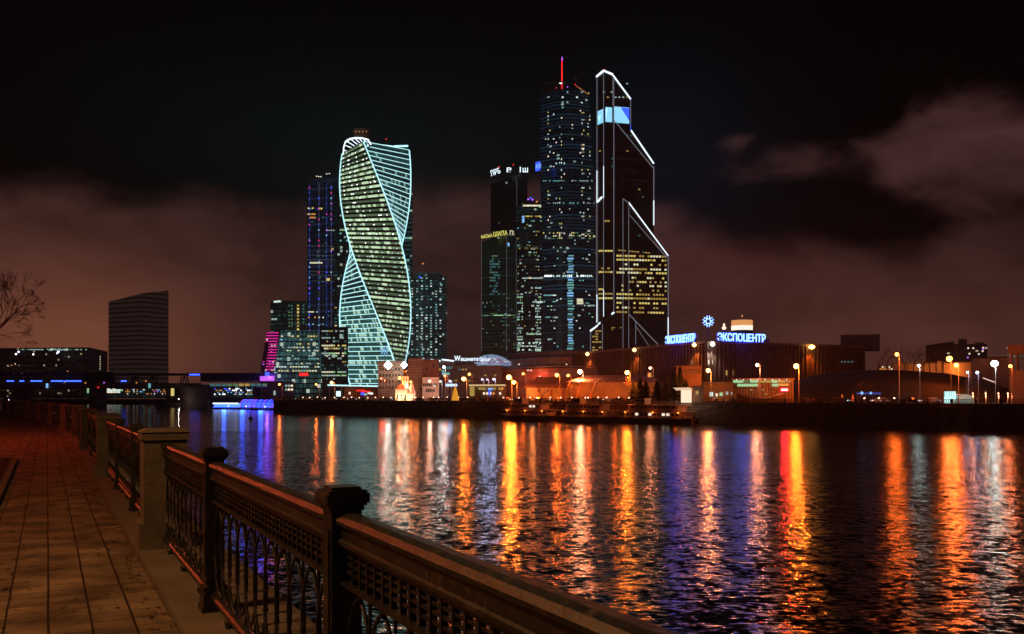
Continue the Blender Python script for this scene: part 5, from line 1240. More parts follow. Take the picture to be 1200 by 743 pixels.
# ------------------------------------------------------------------ mid embankment
def tiers():
    t = None
    for i, (px0, px1, yt, yb, D) in enumerate(((578, 706, 431, 467, 440), (588, 700, 420.5, 431, 462), (597, 690, 413.5, 420.5, 480))):
        ch = arc(px0, px1, D, D-40, 14, 10)
        if i == 0:
            T = Tower('shopping_mall', 'broad dark red shopping mall in curved tiers below the dark towers', 'shopping mall', ch, yt, None, 60, M['roofred'], 'lower_tier'); t = T
            root = T.root
        else:
            mb = MB(); pts = [D2(*c) for c in ch]; mb.prism(pts+[(p[0], p[1]+40-i*8) for p in pts[::-1]], ZZ((431, 420.5)[i-1], 430), ZZ(yt, D-20)); mb.build('upper_tier', M['roofred'], root)
        mb = MB(); pts = [D2(*c) for c in ch]
        for y in ([yt, (yt+yb)/2] if i else [yt, 438, 446]):
            z = ZZ(y, D-20)
            for a, b in zip(pts, pts[1:]): mb.bar((a[0], a[1]-.4, z), (b[0], b[1]-.4, z), .28, 4)
        mb.build('tier_rails', M['steel'], root)
    t.grid(600, 690, [427, 434, 441, 449], 26, ['o', 'yd', 'ww'], .10, .4, 1.2)
    for px in (600, 625, 650, 680): light(root, (*D2(px, 405), ZZ(440, 405)), 'r', 2600, 1)
    t.done()
tiers()
def hipped(name, label, px0, px1, ridge0, ridge1, yt, ye, D, depth, ang=0, wall='tan', roof='roofred'):
    T = Tower(name, label, 'pavilion', [(px0, D+ang), (px1, D)], ye, None, depth, M[wall], 'walls')
    a, b = T.pts; c, d = (b[0], b[1]+depth), (a[0], a[1]+depth); ze, zt = T.z1+.003, ZZ(yt, D); r0, r1 = D2(ridge0, D+depth*.45+ang*.6), D2(ridge1, D+depth*.45)
    e = 1.0; A, B, C_, D_ = (a[0]-e, a[1]-e, ze), (b[0]+e, b[1]-e, ze), (c[0]+e, c[1]+e, ze), (d[0]-e, d[1]+e, ze); R0, R1 = (*r0, zt), (*r1, zt); R2, R3 = (r1[0], r1[1]+depth*.2, zt), (r0[0], r0[1]+depth*.2, zt)
    mb = MB(); mb.face([A, B, R1, R0]); mb.face([B, C_, R2, R1]); mb.face([C_, D_, R3, R2]); mb.face([D_, A, R0, R3]); mb.face([R0, R1, R2, R3]); mb.face([A, D_, C_, B]); mb.build('roof', M[roof], T.root)
    mb = MB()
    for i in range(13):
        f = i/12; mb.bar(tuple(A[k]+(B[k]-A[k])*f for k in range(3)), tuple(R0[k]+(R1[k]-R0[k])*f for k in range(3)), .10, 4)
    mb.build('roof_seams', M[roof], T.root); return T
T = hipped('red_pavilion', 'orange lit pavilion with a low sloping roof behind the bow of the first ship', 617, 686, 630, 676, 441, 454, 318, 22)
for px in (631, 645, 659, 673): (x, y), n = T.hit(px); mb = MB(); mb.box(x-.3, x+.3, y-.35, y-.03, GZ, T.z1-.05); mb.build('pilaster', M['roofred'], T.root)
light(T.root, (*D2(624, 312), ZZ(459, 312)), 'a', 1200, .4); T.done()
T = hipped('tented_pavilion', 'larger orange lit pavilion with a tent like sloping roof behind the ships', 668, 768, 687, 762, 438.5, 448, 292, 24)
mb = MB()
for px in (668, 682, 698): a = P(px, 447.6, 290); b = P(px-8, 466, 287); mb.bar(a, (b[0], b[1], GZ), .25, 4)
mb.build('raking_struts', M['roofred'], T.root)
for px, e in ((690, 1100), (720, 800)): light(T.root, (*D2(px, 284), ZZ(458, 284)), 'o', e, .4)
T.win(759, 763, 437, 442, 'o'); T.done()
# brown block + church + tan tower + white house
T = block('dark_brick_block', 'dark brown brick block right of the foot of the twisted tower', 443, 473, 424.5, 400, 20, M['brick'], 398); cornice(T, 'brown', .8)
for y in (434, 440, 446): T.grid(446, 472, [y], 9, ['yd'], .14, .45, 2.2)
mb = MB()
for px in fr(446, 471, 3.6):
    (x, y), n = T.hit(px)
    for yy in (433, 440, 447, 454): z = ZZ(yy, 400); mb.box(x-.35, x+.35, y-.08, y-.03, z-.6, z+.6)
mb.build('window', M['glassd'], T.root, kind='stuff', label='rows of small dark windows')
for px, py, col, s_, e in ((454.8, 428, 'w', 1.9, 2400), (473.5, 427.7, 'c', 1.5, 1600)):
    q_ = P(px, py, 394); mb = MB(); mb.lathe(q_, [(.3, -s_), (s_, 0), (.3, s_)], 10); mb.build('roof_floodlight', M['g'+col], T.root, smooth=True); light(T.root, (q_[0], q_[1]-s_-.4, q_[2]-1), col, e, .6)
    mb = MB(); mb.bar((q_[0], q_[1]+.3, T.z1-2), q_, .15, 5); mb.bar((q_[0], q_[1]+.3, T.z1-2), (q_[0], q_[1]+5, T.z1-2), .15, 5); mb.build('lamp_bracket', M['dark'], T.root)
T.done()
T = block('flat_roof_hall', 'low flat roofed hall between the brick block and the striped tan tower', 473, 480, 426, 402, 14, M['concrete']); T.done()
T = block('striped_tan_tower', 'pale tan tower with thin horizontal stripes right of the church', 478.5, 494.5, 420.8, 372, 14, M['tan'], 370)
T.ledges(fr(424, 462, 3.1), 'brown', .25, .22); light(T.root, (*D2(488, 352), ZZ(440, 352)), 'a', 1100, .5); cornice(T, 'brown', .5, .2); T.done()
T = block('dark_brown_block', 'dark brown block with two openings joined to the striped tan tower', 494.8, 514.5, 421, 374, 14, M['brick'], 376, yb=443)
for px in (507, 500): T.win(px, px+1.6, 426, 429, 'yd') if 0 else None
mb = MB(); (x, y), n = T.hit(508); mb.box(x-.5, x+.5, y-.1, y-.03, ZZ(430, 372), ZZ(426.5, 372)); (x, y), n = T.hit(500); mb.box(x-.4, x+.4, y-.1, y-.03, ZZ(433, 372), ZZ(430.5, 372)); mb.build('opening', M['dark'], T.root); T.done()
T = block('white_house', 'small white house with two rows of dark windows under the dark brown block', 495, 514.5, 443.3, 366, 20, M['white'])
for yy, n_ in ((451, 8), (457.5, 5)):
    for i in range(n_):
        px = (496.5 if n_ == 8 else 500)+i*2.15; (x, y), nn = T.hit(px); mb = MB(); z = ZZ(yy, 366); mb.box(x-.3, x+.3, y-.07, y-.03, z-.65, z+.65); mb.build('window', M['glassd'], T.root)
light(T.root, (*D2(504, 356), ZZ(452, 356)), 'w', 500, .4); cornice(T, 'white', .4); T.done()
# church
def church():
    D = 352; t = thing('church', 'small floodlit white church with a bell tower and a golden dome', 'church', (*D2(471, D), GZ))
    W = emit('floodlit white church wall', (1, .62, .32), .0)
    W = M['white']
    x0, x1 = D2(463.3, D)[0], D2(477.5, D)[0]; zt = ZZ(456, D); mb = MB(); mb.box(x0, x1, D, D+7, GZ, zt); mb.build('nave', W, t)
    xm = (x0+x1)/2; mb = MB(); mb.prism([(x0-.3, D-.3), (x1+.3, D-.3), (x1+.3, D+7.3), (x0-.3, D+7.3)], zt+.003, zt+.12)
    zr = ZZ(449, D); mb.face([(x0-.3, D-.3, zt+.12), (x1+.3, D-.3, zt+.12), (xm, D+2, zr)]); mb.face([(x1+.3, D-.3, zt+.12), (x1+.3, D+7.3, zt+.12), (xm, D+5, zr), (xm, D+2, zr)]); mb.face([(x0-.3, D+7.3, zt+.12), (x0-.3, D-.3, zt+.12), (xm, D+2, zr), (xm, D+5, zr)]); mb.face([(x1+.3, D+7.3, zt+.12), (x0-.3, D+7.3, zt+.12), (xm, D+5, zr)]); mb.build('nave_roof', M['brown'], t)
    for px in (466, 470.5, 475):
        mb = MB(); x = D2(px, D)[0]; mb.box(x-.25, x+.25, D-.06, D-.02, GZ+1, GZ+2.4); mb.build('window', M['glassd'], t)
    a, b = D2(470.6, D)[0], D2(477.8, D)[0]; mb = MB(); c = (a+b)/2; r = (b-a)/2
    mb.box(a, b, D+1.5, D+1.5+2*r, zt, ZZ(441, D)); mb.build('bell_tower', W, t)
    mb = MB(); zc = ZZ(441, D)
    for sx in (-.45, .45): mb.box(c+sx*r-.18, c+sx*r+.18, D+1.4, D+1.48, zc-2.2, zc-.6)
    mb.build('belfry_opening', M['glassd'], t)
    mb = MB(); mb.lathe((c, D+1.5+r, zc), [(r*1.1, 0), (r*1.0, .3), (r*.55, 1.3), (r*.3, 1.6)], 12); mb.build('tower_roof', M['brown'], t)
    mb = MB(); mb.lathe((c, D+1.5+r, zc+1.6), [(.35, 0), (.75, .5), (.8, .8), (.5, 1.3), (.12, 1.8), (.06, 2.0)], 12); mb.build('dome', M['gold'], t, smooth=True)
    mb = MB(); mb.box(c-.05, c+.05, D+1.45+r, D+1.55+r, zc+3.5, zc+4.7); mb.box(c-.35, c+.35, D+1.45+r, D+1.55+r, zc+4.2, zc+4.3); mb.build('cross', M['gold'], t)
    for dx, z, e in ((-1, GZ+.6, 1300), (3, GZ+.6, 1000), (2, zt+1.0, 650)):
        light(t, (xm+dx, D-2.4 if z < zt else D+.3, z), 'a', e*1.0, .3).data.color = (1, .62, .3)
    mb = MB(); p = D2(481.5, D); mb.prism([(p[0]-1.6, p[1]), (p[0]+1.6, p[1]), (p[0]+1.6, p[1]+4), (p[0]-1.6, p[1]+4)], GZ, GZ+3.0); mb.build('porch', W, t)
    mb = MB(); mb.lathe((p[0], p[1]+2, GZ+3.0), [(2, 0), (1.2, 2), (.2, 4.6)], 8); mb.build('porch_roof', M['white'], t)
church()
t = thing('snowflake_light', 'blue white snowflake light decoration on a thin mast over the brick block', 'decoration', (*D2(450.5, 396), GZ))
c = Vector(P(450.5, 411, 396)); mb = MB(); mb.bar((c.x, c.y+.2, ZZ(424, 396)), (c.x, c.y+.2, c.z), .16, 5); mb.build('mast', M['dark'], t)
for i in range(8):
    a = i*pi/4; d = Vector((math.cos(a), 0, math.sin(a))); mb = MB(); mb.bar(c, c+d*2.2, .14, 4)
    for q_ in (-.6, .6): e_ = Vector((math.cos(a+q_), 0, math.sin(a+q_))); mb.bar(c+d*1.2, c+d*1.2+e_*.7, .1, 4)
    mb.build('snowflake_arm', M['elb'], t)
t = thing('light_tree', 'golden cone shaped christmas tree of lights beside the blue sign', 'christmas tree', (*D2(533.5, 300), GZ))
mb = MB(); mb.lathe((*D2(533.5, 300), GZ), [(1.3, .3), (1.25, .5), (.75, 3.2), (.35, 4.8), (.05, 5.6)], 14); mb.build('lit_cone', emit('amber light net', (1, .40, .03), .7), t)
mb = MB(); mb.lathe((*D2(533.5, 300), GZ), [(.3, 0), (.3, .32)], 8); mb.build('trunk', M['dark'], t)
mb = MB(); c = Vector((*D2(533.5, 300), GZ+5.9)); mb.lathe(c, [(.02, -.4), (.4, 0), (.02, .4)], 5); mb.build('star', M['ey'], t)
t = thing('small_blue_sign', 'small blue white lit sign board left of the golden light tree', 'sign', (*D2(529, 312), GZ))
for px in (524, 534): mb = MB(); x, y = D2(px, 312.3); mb.bar((x, y, GZ), (x, y, ZZ(450, 312)), .08, 4); mb.build('post', M['dark'], t)
mb = MB(); a = P(529, 451.3, 312); mb.box(a[0]-2.1, a[0]+2.1, 311.8, 312.2, a[2]-.45, a[2]+.45); mb.build('sign_board', emit('blue white sign face', (.45, .6, 1), 1.6), t)
# lettered building with shell roof
T = block('riverfront_centre', 'wide dim riverfront centre with blue white roof lettering and a roof light line', 505, 588, 428, 430, 30, M['concrete'], 425)
for a, b in ((505, 516), (518, 532)): mb = MB(); mb.bar(P(a, 421.4, 428), P(b, 423, 427), .5, 4); mb.build('light_line', M['neonw'], T.root)
mb = MB(); mb.prism([D2(505, 429), D2(533, 427), D2(533, 440), D2(505, 443)], T.z1, ZZ(422.6, 427)); mb.build('roof_storey', M['concrete'], T.root)
T.grid(518, 530, [431, 435, 438], 4, ['t', 'td'], .8, .95, 2.6); T.grid(510, 586, [433, 440, 446], 20, ['td', 'yd', 'gd', 'o'], .3, .6, 1.6)
textobj('lettering_initial', 'W', M['neonw'], T.root, (*D2(532.5, 423), ZZ(422.8, 423)), (1, 0), 3.6, 3.0, .2)
textobj('lettering', 'ашмато', M['neonw'], T.root, (*D2(539.6, 423), ZZ(422.8, 423)), (1, 0), 2.5, 8.8, .2)
textobj('lettering_tail', 'Gроur', M['neonw'], T.root, (*D2(562, 423), ZZ(423.4, 423)), (1, 0), 2.7, 5.2, .2)
mb = MB(); mb.prism([D2(532, 423.5), D2(575, 423.5), D2(575, 424), D2(532, 424)], ZZ(424.2, 423), ZZ(422.9, 423)); mb.build('sign_rail', M['dark'], T.root)
mb = MB(); rings = []
for i in range(15):
    f = i/14; px = 556+43*f; h = 11.5*math.sin(pi*(f*.86+.12))**.7; x, y = D2(px, 432); rings.append([(x, y-3, ZZ(426+1.5*f, 432)), (x, y, ZZ(426-h*.7, 432)), (x, y+8, ZZ(426-h, 432)), (x, y+18, ZZ(426-h*.8, 432)), (x, y+24, ZZ(427, 432))])
sm, nt_, b_ = newmat('translucent shell roof lit from inside')
v_ = N(nt_, 'ShaderNodeTexVoronoi'); v_.inputs['Scale'].default_value = .55; tc_ = N(nt_, 'ShaderNodeTexCoord'); nt_.links.new(tc_.outputs['Object'], v_.inputs['Vector'])
cr_ = N(nt_, 'ShaderNodeValToRGB'); cr_.color_ramp.elements[0].color = (.55, .8, 1, 1); cr_.color_ramp.elements[1].color = (.03, .10, .25, 1); cr_.color_ramp.elements[1].position = .7
nt_.links.new(v_.outputs['Distance'], cr_.inputs[0]); nt_.links.new(cr_.outputs[0], b_.inputs['Emission Color']); b_.inputs['Emission Strength'].default_value = .75; sm.cycles.emission_sampling = 'NONE'
mb.grid(rings); mb.build('shell_roof', sm, T.root); T.done()
T = block('striped_cafe', 'low lit cafe with a slanting pale end wall and long window band', 549.5, 593, 452, 306, 8, M['tan'], 300)
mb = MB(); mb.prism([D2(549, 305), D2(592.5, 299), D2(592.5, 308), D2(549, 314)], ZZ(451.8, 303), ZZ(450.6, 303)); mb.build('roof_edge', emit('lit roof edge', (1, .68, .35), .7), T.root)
T.grid(558, 590, [455.5], 11, ['ww', 'yd', 'o'], .6, .8, 2.4, 0); T.win(551, 556, 453, 464, 'yd'); T.win(572.5, 578, 455, 456.6, 'lb', .6); T.win(573.6, 575, 456.6, 463, 'b', .6); T.grid(558, 592, [461], 9, ['o', 'ww'], .4, .5, 2.4); T.done()
T = block('shop_hall', 'low red shop hall with scribbled red and white signs under the twisted tower', 404, 443, 453.6, 420, 14, M['brick'], 418)
for a, b, y0, y1, m in ((418, 428, 457, 458.4, 'r'), (424, 434, 458.2, 459.4, 'r'), (431, 437, 459.8, 461.8, 'w'), (423, 427, 460, 463, 'b'), (427, 430, 461, 463.6, 'wl'), (409, 411, 459.5, 462, 'ww'), (434, 437, 461, 462, 'W')): T.win(a, b, y0, y1, m)
T.done()
T = block('teal_edge_canopy', 'long flat canopy edged with teal light left of the twisted tower foot', 383, 443, 452.8, 432, 12, M['concrete'], 430, yb=453.6)
mb = MB(); mb.bar(P(384, 451.3, 429), P(443, 452.6, 427), .45, 4); mb.build('light_line', M['neon'], T.root)
for px in (386, 400, 415, 430, 441): mb = MB(); x, y = D2(px, 434); mb.bar((x, y, GZ), (x, y, T.z0), .2, 5); mb.build('column', M['steel'], T.root)
T.done()
t = thing('lit_poster_panel', 'small bright poster panel on the embankment left of the twisted tower', 'panel', (*D2(396.5, 360), GZ))
mb = MB(); a = P(396.5, 461.5, 360); mb.box(a[0]-.95, a[0]+.95, 360, 360.3, a[2]-1.1, a[2]+1.1); mb.build('lit_face', emit('poster panel', (.7, .95, 1), 1.3), t); mb = MB(); mb.box(a[0]-.2, a[0]+.2, 360.05, 360.25, GZ, a[2]-1.1); mb.build('foot', M['dark'], t)
base = None
for i, px in enumerate(fr(399, 418, 2.4)):
    if base is None:
        base = thing('flagpole', 'bare flagpole in the row left of the twisted tower foot', 'flagpole', (*D2(px, 372), GZ), 'flagpoles left of the twisted tower foot')
        mb = MB(); x, y = D2(px, 372); mb.bar((x, y, GZ), (x, y, GZ+.5), .2, 6); mb.build('base', M['concrete'], base); mb = MB(); mb.bar((x, y, GZ+.5), (x, y, ZZ(452, 372)), .09, 5, .05); mb.build('shaft', M['white'], base)
    else: dup(base, (*D2(px, 372), GZ), 0)

for i, (a, b) in enumerate((((540, 447.5), (700, 446)), ((560, 450), (735, 444)), ((500, 445), (600, 441)))):
    pa, pb = P(*a, 268-i*4), P(*b, 262-i*4); mb = MB(); n_ = 14
    mb.tube([tuple(pa[k]+(pb[k]-pa[k])*j/n_-(1.2*math.sin(pi*j/n_)*.5 if k == 2 else 0) for k in range(3)) for j in range(n_+1)], .05, 3)
    tag(mb.build('overhead_wire', M['steel']), ('thin wire strung before the striped cafe and red pavilion', 'lower thin wire strung on past the tented pavilion', 'short thin wire strung past the golden light tree')[i], 'wire')
# ------------------------------------------------------------------ cars on the far embankment
def car(loc, rot, paint, label, lights):
    t = thing('parked_car', label, 'car', loc, 'cars along the far embankment', rot, local=True)
    mb = MB(); prof = [(-2.1, .35), (-2.15, .75), (-1.9, .9), (-1.0, .95), (-.5, 1.4), (.8, 1.42), (1.5, 1.0), (2.1, .92), (2.15, .4)]
    for sy in (0,):
        n = len(prof)
        for i in range(n): a, b = prof[i], prof[(i+1) % n]; ia = .85 if a[1] < 1.1 else .68; ib = .85 if b[1] < 1.1 else .68; mb.face([(a[0], -ia, a[1]), (b[0], -ib, b[1]), (b[0], ib, b[1]), (a[0], ia, a[1])])
        mb.face([(p[0], -(.85 if p[1] < 1.1 else .68), p[1]) for p in prof]); mb.face([(p[0], (.85 if p[1] < 1.1 else .68), p[1]) for p in prof[::-1]])
    mb.build('body', M[paint], t)
    mb = MB()
    for s_ in (-1, 1): mb.face([(-.85, s_*.80, 1.0), (-.48, s_*.71, 1.33), (.75, s_*.71, 1.34), (1.3, s_*.80, 1.0)])
    mb.build('side_windows', M['glassd'], t)
    for x in (-1.35, 1.35):
        for s_ in (-1, 1): mb = MB(); mb.bar((x, s_*.72, .32), (x, s_*.9, .32), .32, 10); mb.build('wheel', M['dark'], t)
    for s_ in (-.6, .6):
        mb = MB(); mb.lathe((-2.17, s_, .66), [(.02, -.13), (.17, 0), (.02, .13)], 8); mb.build('headlight', M[lights[0]], t)
        mb = MB(); mb.box(2.13, 2.18, s_-.15, s_+.15, .68, .8); mb.build('tail_light', M[lights[1]], t)
    return t
carang = math.atan2(bt.y, bt.x)
cols = ['dark', 'silver grey', 'white', 'dark blue']
c1 = car((*bank(610, 9), GZ+.01), carang+pi, 'carpaint', 'dark car among those parked or passing along the far embankment', ('eW', 'er'))
c2 = car((*bank(640, 13), GZ+.01), carang, 'carsilver', 'pale car among those parked or passing along the far embankment', ('eW', 'er'))
c2['group'] = 'pale cars along the far embankment'
pxs = [352, 361, 376, 392, 405, 415, 426, 437, 449, 457, 466, 486, 492, 505, 512, 536, 545, 556, 585, 594, 622, 633, 656, 671, 684, 699, 712, 725, 752, 773, 842, 868, 899, 913, 944, 985, 1031, 1066, 1092]
for px in pxs:
    b_ = R.random() < .65; dup(c1 if b_ else c2, (*bank(px, R.choice([8.5, 12, 16, 19.5])), GZ+.01), carang+R.choice([0, pi])+R.uniform(-.05, .05)+(.9 if R.random() < .4 else 0))
for (px, col, e) in ((1078, 'o', 900), (1095, 'r', 600)):
    pass
# small lamps strung along the parapet
n_ = 0
base = None
for px in [355, 363, 372, 381, 392, 403, 412, 421, 431, 440, 449, 458, 471, 487, 496, 508, 514, 524, 537, 548, 561, 590, 608, 621, 629, 645, 657, 670, 686, 689, 701, 711, 725, 737, 1013, 1030, 1048]:
    p = bank(px, R.uniform(3.5, 5.2)); h = R.uniform(1.15, 1.45)
    if base is None:
        base = thing('bollard_light', 'one of the low bollard lights dotted along the far embankment footway', 'bollard light', (*p, GZ), 'bollard lights along the far embankment', local=True)
        mb = MB(); mb.bar((0, 0, 0), (0, 0, 1.2), .07, 6); mb.build('post', M['dark'], base); mb = MB(); mb.lathe((0, 0, 1.32), [(.03, -.2), (.24, 0), (.03, .2)], 8); mb.build('lamp_glass', M['gp'], base)
    else: dup(base, (*p, GZ-.1+R.uniform(0, .25)), 0)

# ------------------------------------------------------------------ ships
def ship(pa, pb, back, label, h, decks, lit, name='river_ship', paint='shipwhite'):
    a, b = Vector(bank(pa, -back)), Vector(bank(pb, -back)); L = (b-a).length; d = (b-a).normalized(); c = (a+b)/2
    t = thing(name, label, 'ship', (c.x, c.y, 0), 'passenger ships moored at the far quay', math.atan2(d.y, d.x), local=True)
    W_ = min(4.0, L*.12); mb = MB(); rings = []; n = 16
    for i in range(n+1):
        f = i/n*2-1; w_ = W_*(1-max(0, -f-.55)**1.5*3.1)*(1-max(0, f-.75)*1.4); w_ = max(.12, w_); sh = .9*max(0, -f-.4)**1.5+.25*max(0, f-.6); x = f*L/2
        rings.append([(x, -w_, 1.5+sh), (x*.985, -w_*.85, -.5), (x*.985, w_*.85, -.5), (x, w_, 1.5+sh)])
    mb.grid(rings); mb.grid([[r[0], r[3]] for r in rings]); mb.face(rings[0]); mb.face(rings[-1][::-1]); mb.build('hull', M['hull'], t)
    mb = MB(); mb.tube([tuple(r[0][k]+(0, -.04, .05)[k] for k in range(3)) for r in rings], .09, 4); mb.build('rubbing_strake', M[paint], t)
    z = 1.55; x0, x1 = -L*.36, L*.44; mats = []
    for k in range(decks):
        hh = 1.75; s_ = MB(); w_ = W_*(.82-.08*k); s_.prism([(x0+1.2, -w_), (x1, -w_), (x1, w_), (x0+1.2, w_), (x0, w_*.5), (x0, -w_*.5)], z, z+hh); s_.build('deckhouse', M[paint], t)
        wn = int((x1-x0-2)/1.5)
        for i in range(wn):
            wx = x0+2+i*1.5; m = MB(); m.box(wx, wx+.95, -w_-.05, -w_-.005, z+.7, z+1.35)
            m.build('cabin_window', M['eww'] if (k, i) in lit else M['glassd'], t)
        r_ = MB(); r_.box(x0-.8, x1+.9, -W_*.95, W_*.95, z+hh+.003, z+hh+.14); r_.build('deck_edge', M[paint], t)
        rr = MB()
        for sy in (-W_*.93, W_*.93):
            rr.bar((x0-.7, sy, z+hh+.95), (x1+.8, sy, z+hh+.95), .035, 4); rr.bar((x0-.7, sy, z+hh+.55), (x1+.8, sy, z+hh+.55), .025, 4)
            for i in range(int((x1-x0)/1.6)+1): rr.bar((x0-.7+i*1.6, sy, z+hh+.14), (x0-.7+i*1.6, sy, z+hh+.95), .03, 4, cap=False)
        rr.build('deck_railing', M[paint], t)
        z += hh+.15; x0 += 1.5; x1 -= 2.5
    mb = MB(); mb.prism([(x0+1, -1.5), (x0+4.5, -1.6), (x0+4.5, 1.6), (x0+1, 1.5)], z, z+1.7); mb.build('wheelhouse', M[paint], t)
    mb = MB(); mb.box(x0+1.2, x0+4.3, -1.68, -1.62, z+.7, z+1.35); mb.build('wheelhouse_window', M['glassd'], t)
    mb = MB(); mb.bar((x0+5.5, 0, z), (x0+6, 0, z+3.2), .1, 5, .04); mb.bar((x0+5.8, -1, z+2.2), (x0+5.8, 1, z+2.2), .04, 4); mb.build('mast', M['dark'], t)
    mb = MB(); mb.lathe((L*.25, 0, z), [(.6, 0), (.55, 1.1), (.65, 1.2)], 10); mb.build('funnel', M['hull'], t)
    for u in (-.3, .05, .36):
        mb = MB(); mb.lathe((u*L, -W_*.9, 3.1), [(.02, -.1), (.13, 0), (.02, .1)], 6); mb.build('deck_lamp', M['go'], t); light(t, (u*L, -W_-.9, 3.3), 'o', 28, .15)
    for i in range(3):
        mb = MB(); cx_ = -L*.1+i*L*.18; m_ = [(cx_+.32*math.cos(k*pi/5), -W_*.97, 2.35+.32*math.sin(k*pi/5)) for k in range(11)]; mb.tube(m_, .07, 4); mb.build('lifebuoy', M['roofred'], t)
    return t
ship(722, 815, 6, 'white hulled ship with four lit cabin windows, rightmost and nearest of the moored ships', 5, 2, {(0, 2), (0, 5), (0, 8), (0, 9)})
ship(652, 722, 7, 'dark middle ship of three moored in line at the far quay', 5, 2, set())
ship(588, 650, 7, 'dark ship with its bow pointing left, leftmost of the moored ships', 5, 2, {(1, 5), (1, 6)})

def blue_boat(pa, pb, D, label, dome):
    a, b = Vector(D2(pa, D)), Vector(D2(pb, D-8)); L = (b-a).length; d = (b-a).normalized(); c = (a+b)/2
    t = thing('restaurant_boat', label, 'boat', (c.x, c.y, 0), 'blue lit restaurant boats', math.atan2(d.y, d.x), local=True)
    mb = MB(); mb.prism([(-L/2, -3), (L/2, -3), (L/2+1, 0), (L/2, 3), (-L/2, 3), (-L/2-1, 0)], -.4, 1.2); mb.build('hull', M['hull'], t)
    if not dome:
        mb = MB(); mb.box(-L/2+.6, L/2-.6, -2.6, 2.6, 1.2, 3.4); mb.build('saloon', emit('blue lit saloon glass', (.08, .28, 1), 1.7), t)
        for i in range(9): mb = MB(); x = -L/2+1.2+i*(L-2.4)/8; mb.box(x-.08, x+.08, -2.72, -2.6, 1.2, 3.4); mb.build('mullion', M['dark'], t)
        mb = MB(); mb.box(-L/2, L/2, -3, 3, 3.403, 3.7); mb.build('roof', M['dark'], t)
        mb = MB(); mb.bar((-L/2+.3, -3.1, 3.5), (L/2-.3, -3.1, 3.5), .42, 5); mb.build('strip_light', M['neonw'], t)
        mb = MB(); mb.bar((-L/2+.3, -3.1, 1.4), (L/2-.3, -3.1, 1.4), .15, 5); mb.build('strip_light', M['blueneon'], t)
    else:
        for k in range(5):
            mb = MB(); x = -L/2+.8+k*(L-1.6)/4; mb.tube([(x, -2.6*math.cos(q*pi/8), 1.3+4.6*math.sin(q*pi/8)) for q in range(9)], .14, 4); mb.build('lit_hoop', M['blueneon'] if k % 2 else M['ep'], t)
        mb = MB(); mb.grid([[(-L/2+.8+k*(L-1.6)/4, -2.5*math.cos(q*pi/8), 1.3+4.5*math.sin(q*pi/8)) for q in range(9)] for k in range(5)]); mb.build('awning', emit('blue awning cloth', (.05, .07, 1), 1.1), t)
        for q in (2.3, 3.6): mb = MB(); mb.bar((-L/2, -2.8, q), (L/2, -2.8, q), .13, 4); mb.build('strip_light', M['blueneon'], t)
    for i, (u, m) in enumerate(((-.4, 'ep'), (.1, 'eW'), (.35, 'em'))): mb = MB(); mb.lathe((u*L, -2.9, 1.9), [(.05, -.35), (.4, 0), (.05, .35)], 6); mb.build('lantern', M[m], t)
    l = light(t, (0, -4.5, 2.6), 'b', 2000, 1.5); l.data.color = (.03, .10, 1)
    return t
blue_boat(253.5, 284, 520, 'flat roofed restaurant boat with a bright blue white light strip', False)
blue_boat(285, 299, 505, 'small restaurant boat with a rounded blue lit awning, middle of the blue boats', True)
blue_boat(300, 325, 490, 'larger restaurant boat under purple and blue lit hoops', True)
t = thing('buoy', 'small dark buoy on the water before the blue lit boats', 'buoy', (*D2(293.5, 290), 0))
mb = MB(); mb.lathe((*D2(293.5, 290), 0), [(.5, -.3), (.8, .2), (.5, .6), (.15, .9), (.12, 1.9), (.3, 2.0), (.05, 2.4)], 10); mb.build('float', M['dark'], t)
# work barge by the abutment
t = thing('work_barge', 'dark low work barge moored left of the bridge abutment', 'barge', (*D2(196, 600), 0))
mb = MB(); mb.prism([D2(181, 606), D2(212, 600), D2(212, 608), D2(183, 614)], -.4, 3); mb.build('hull', M['hull'], t); mb = MB(); mb.prism([D2(184, 606), D2(194, 604), D2(194, 609), D2(184, 611)], 3.003, 6); mb.build('cabin', M['dark'], t)
mb = MB(); mb.lathe(P(209.5, 467.5, 598), [(.05, -.5), (.6, 0), (.05, .5)], 6); mb.build('lamp_glass', M['eW'], t)
light(t, P(209.5, 467.5, 596), 'w', 300, .3)

# ------------------------------------------------------------------ trees
def bare_tree(name, label, x, y, h, seed, group, spread=.5, depth=6, z0=GZ, r0=None, tw=2):
    rr = random.Random(seed); t = thing(name, label, 'tree', (x, y, z0), group); tr = MB(); cr = MB(); r0 = r0 or h*.022
    def br(p, d, L, r, k):
        n = 2 if k > 1 else 1; q = p
        for i in range(n):
            d2 = (d+Vector((rr.uniform(-1, 1), rr.uniform(-1, 1), rr.uniform(-.3, .8)))*.12).normalized(); e = q+d2*L/n
            (tr if k == depth else cr).bar(q, e, max(r*(1-.25*i/n), .012), 5 if k > 3 else 3, max(r*(1-.25*(i+1)/n), .008), cap=False); q = e; d = d2
        if k <= 0: return
        m = rr.choice([2, 3, 3]) if k > 1 else tw+1
        for i in range(m):
            a = rr.uniform(0, 2*pi); s_ = spread*rr.uniform(.7, 1.4); ax = d.cross(Vector((math.cos(a), math.sin(a), .3))).normalized()
            nd = (d+ax*s_+Vector((0, 0, .08))).normalized(); br(q if i < 2 else q-d*L*rr.uniform(.1, .5), nd, L*rr.uniform(.62, .85), r*rr.uniform(.5, .66), k-1)
    br(Vector((x, y, z0-.1)), Vector((0, 0, 1)), h*.24, r0, depth)
    tr.build('trunk', M['bark'], t); cr.build('crown', M['twig'], t); return t
bare_tree('bare_tree', 'big bare tree reaching in from the left edge above the path', -43.0, 66, 15.5, 3, None, .62, 8, r0=.28, tw=3)
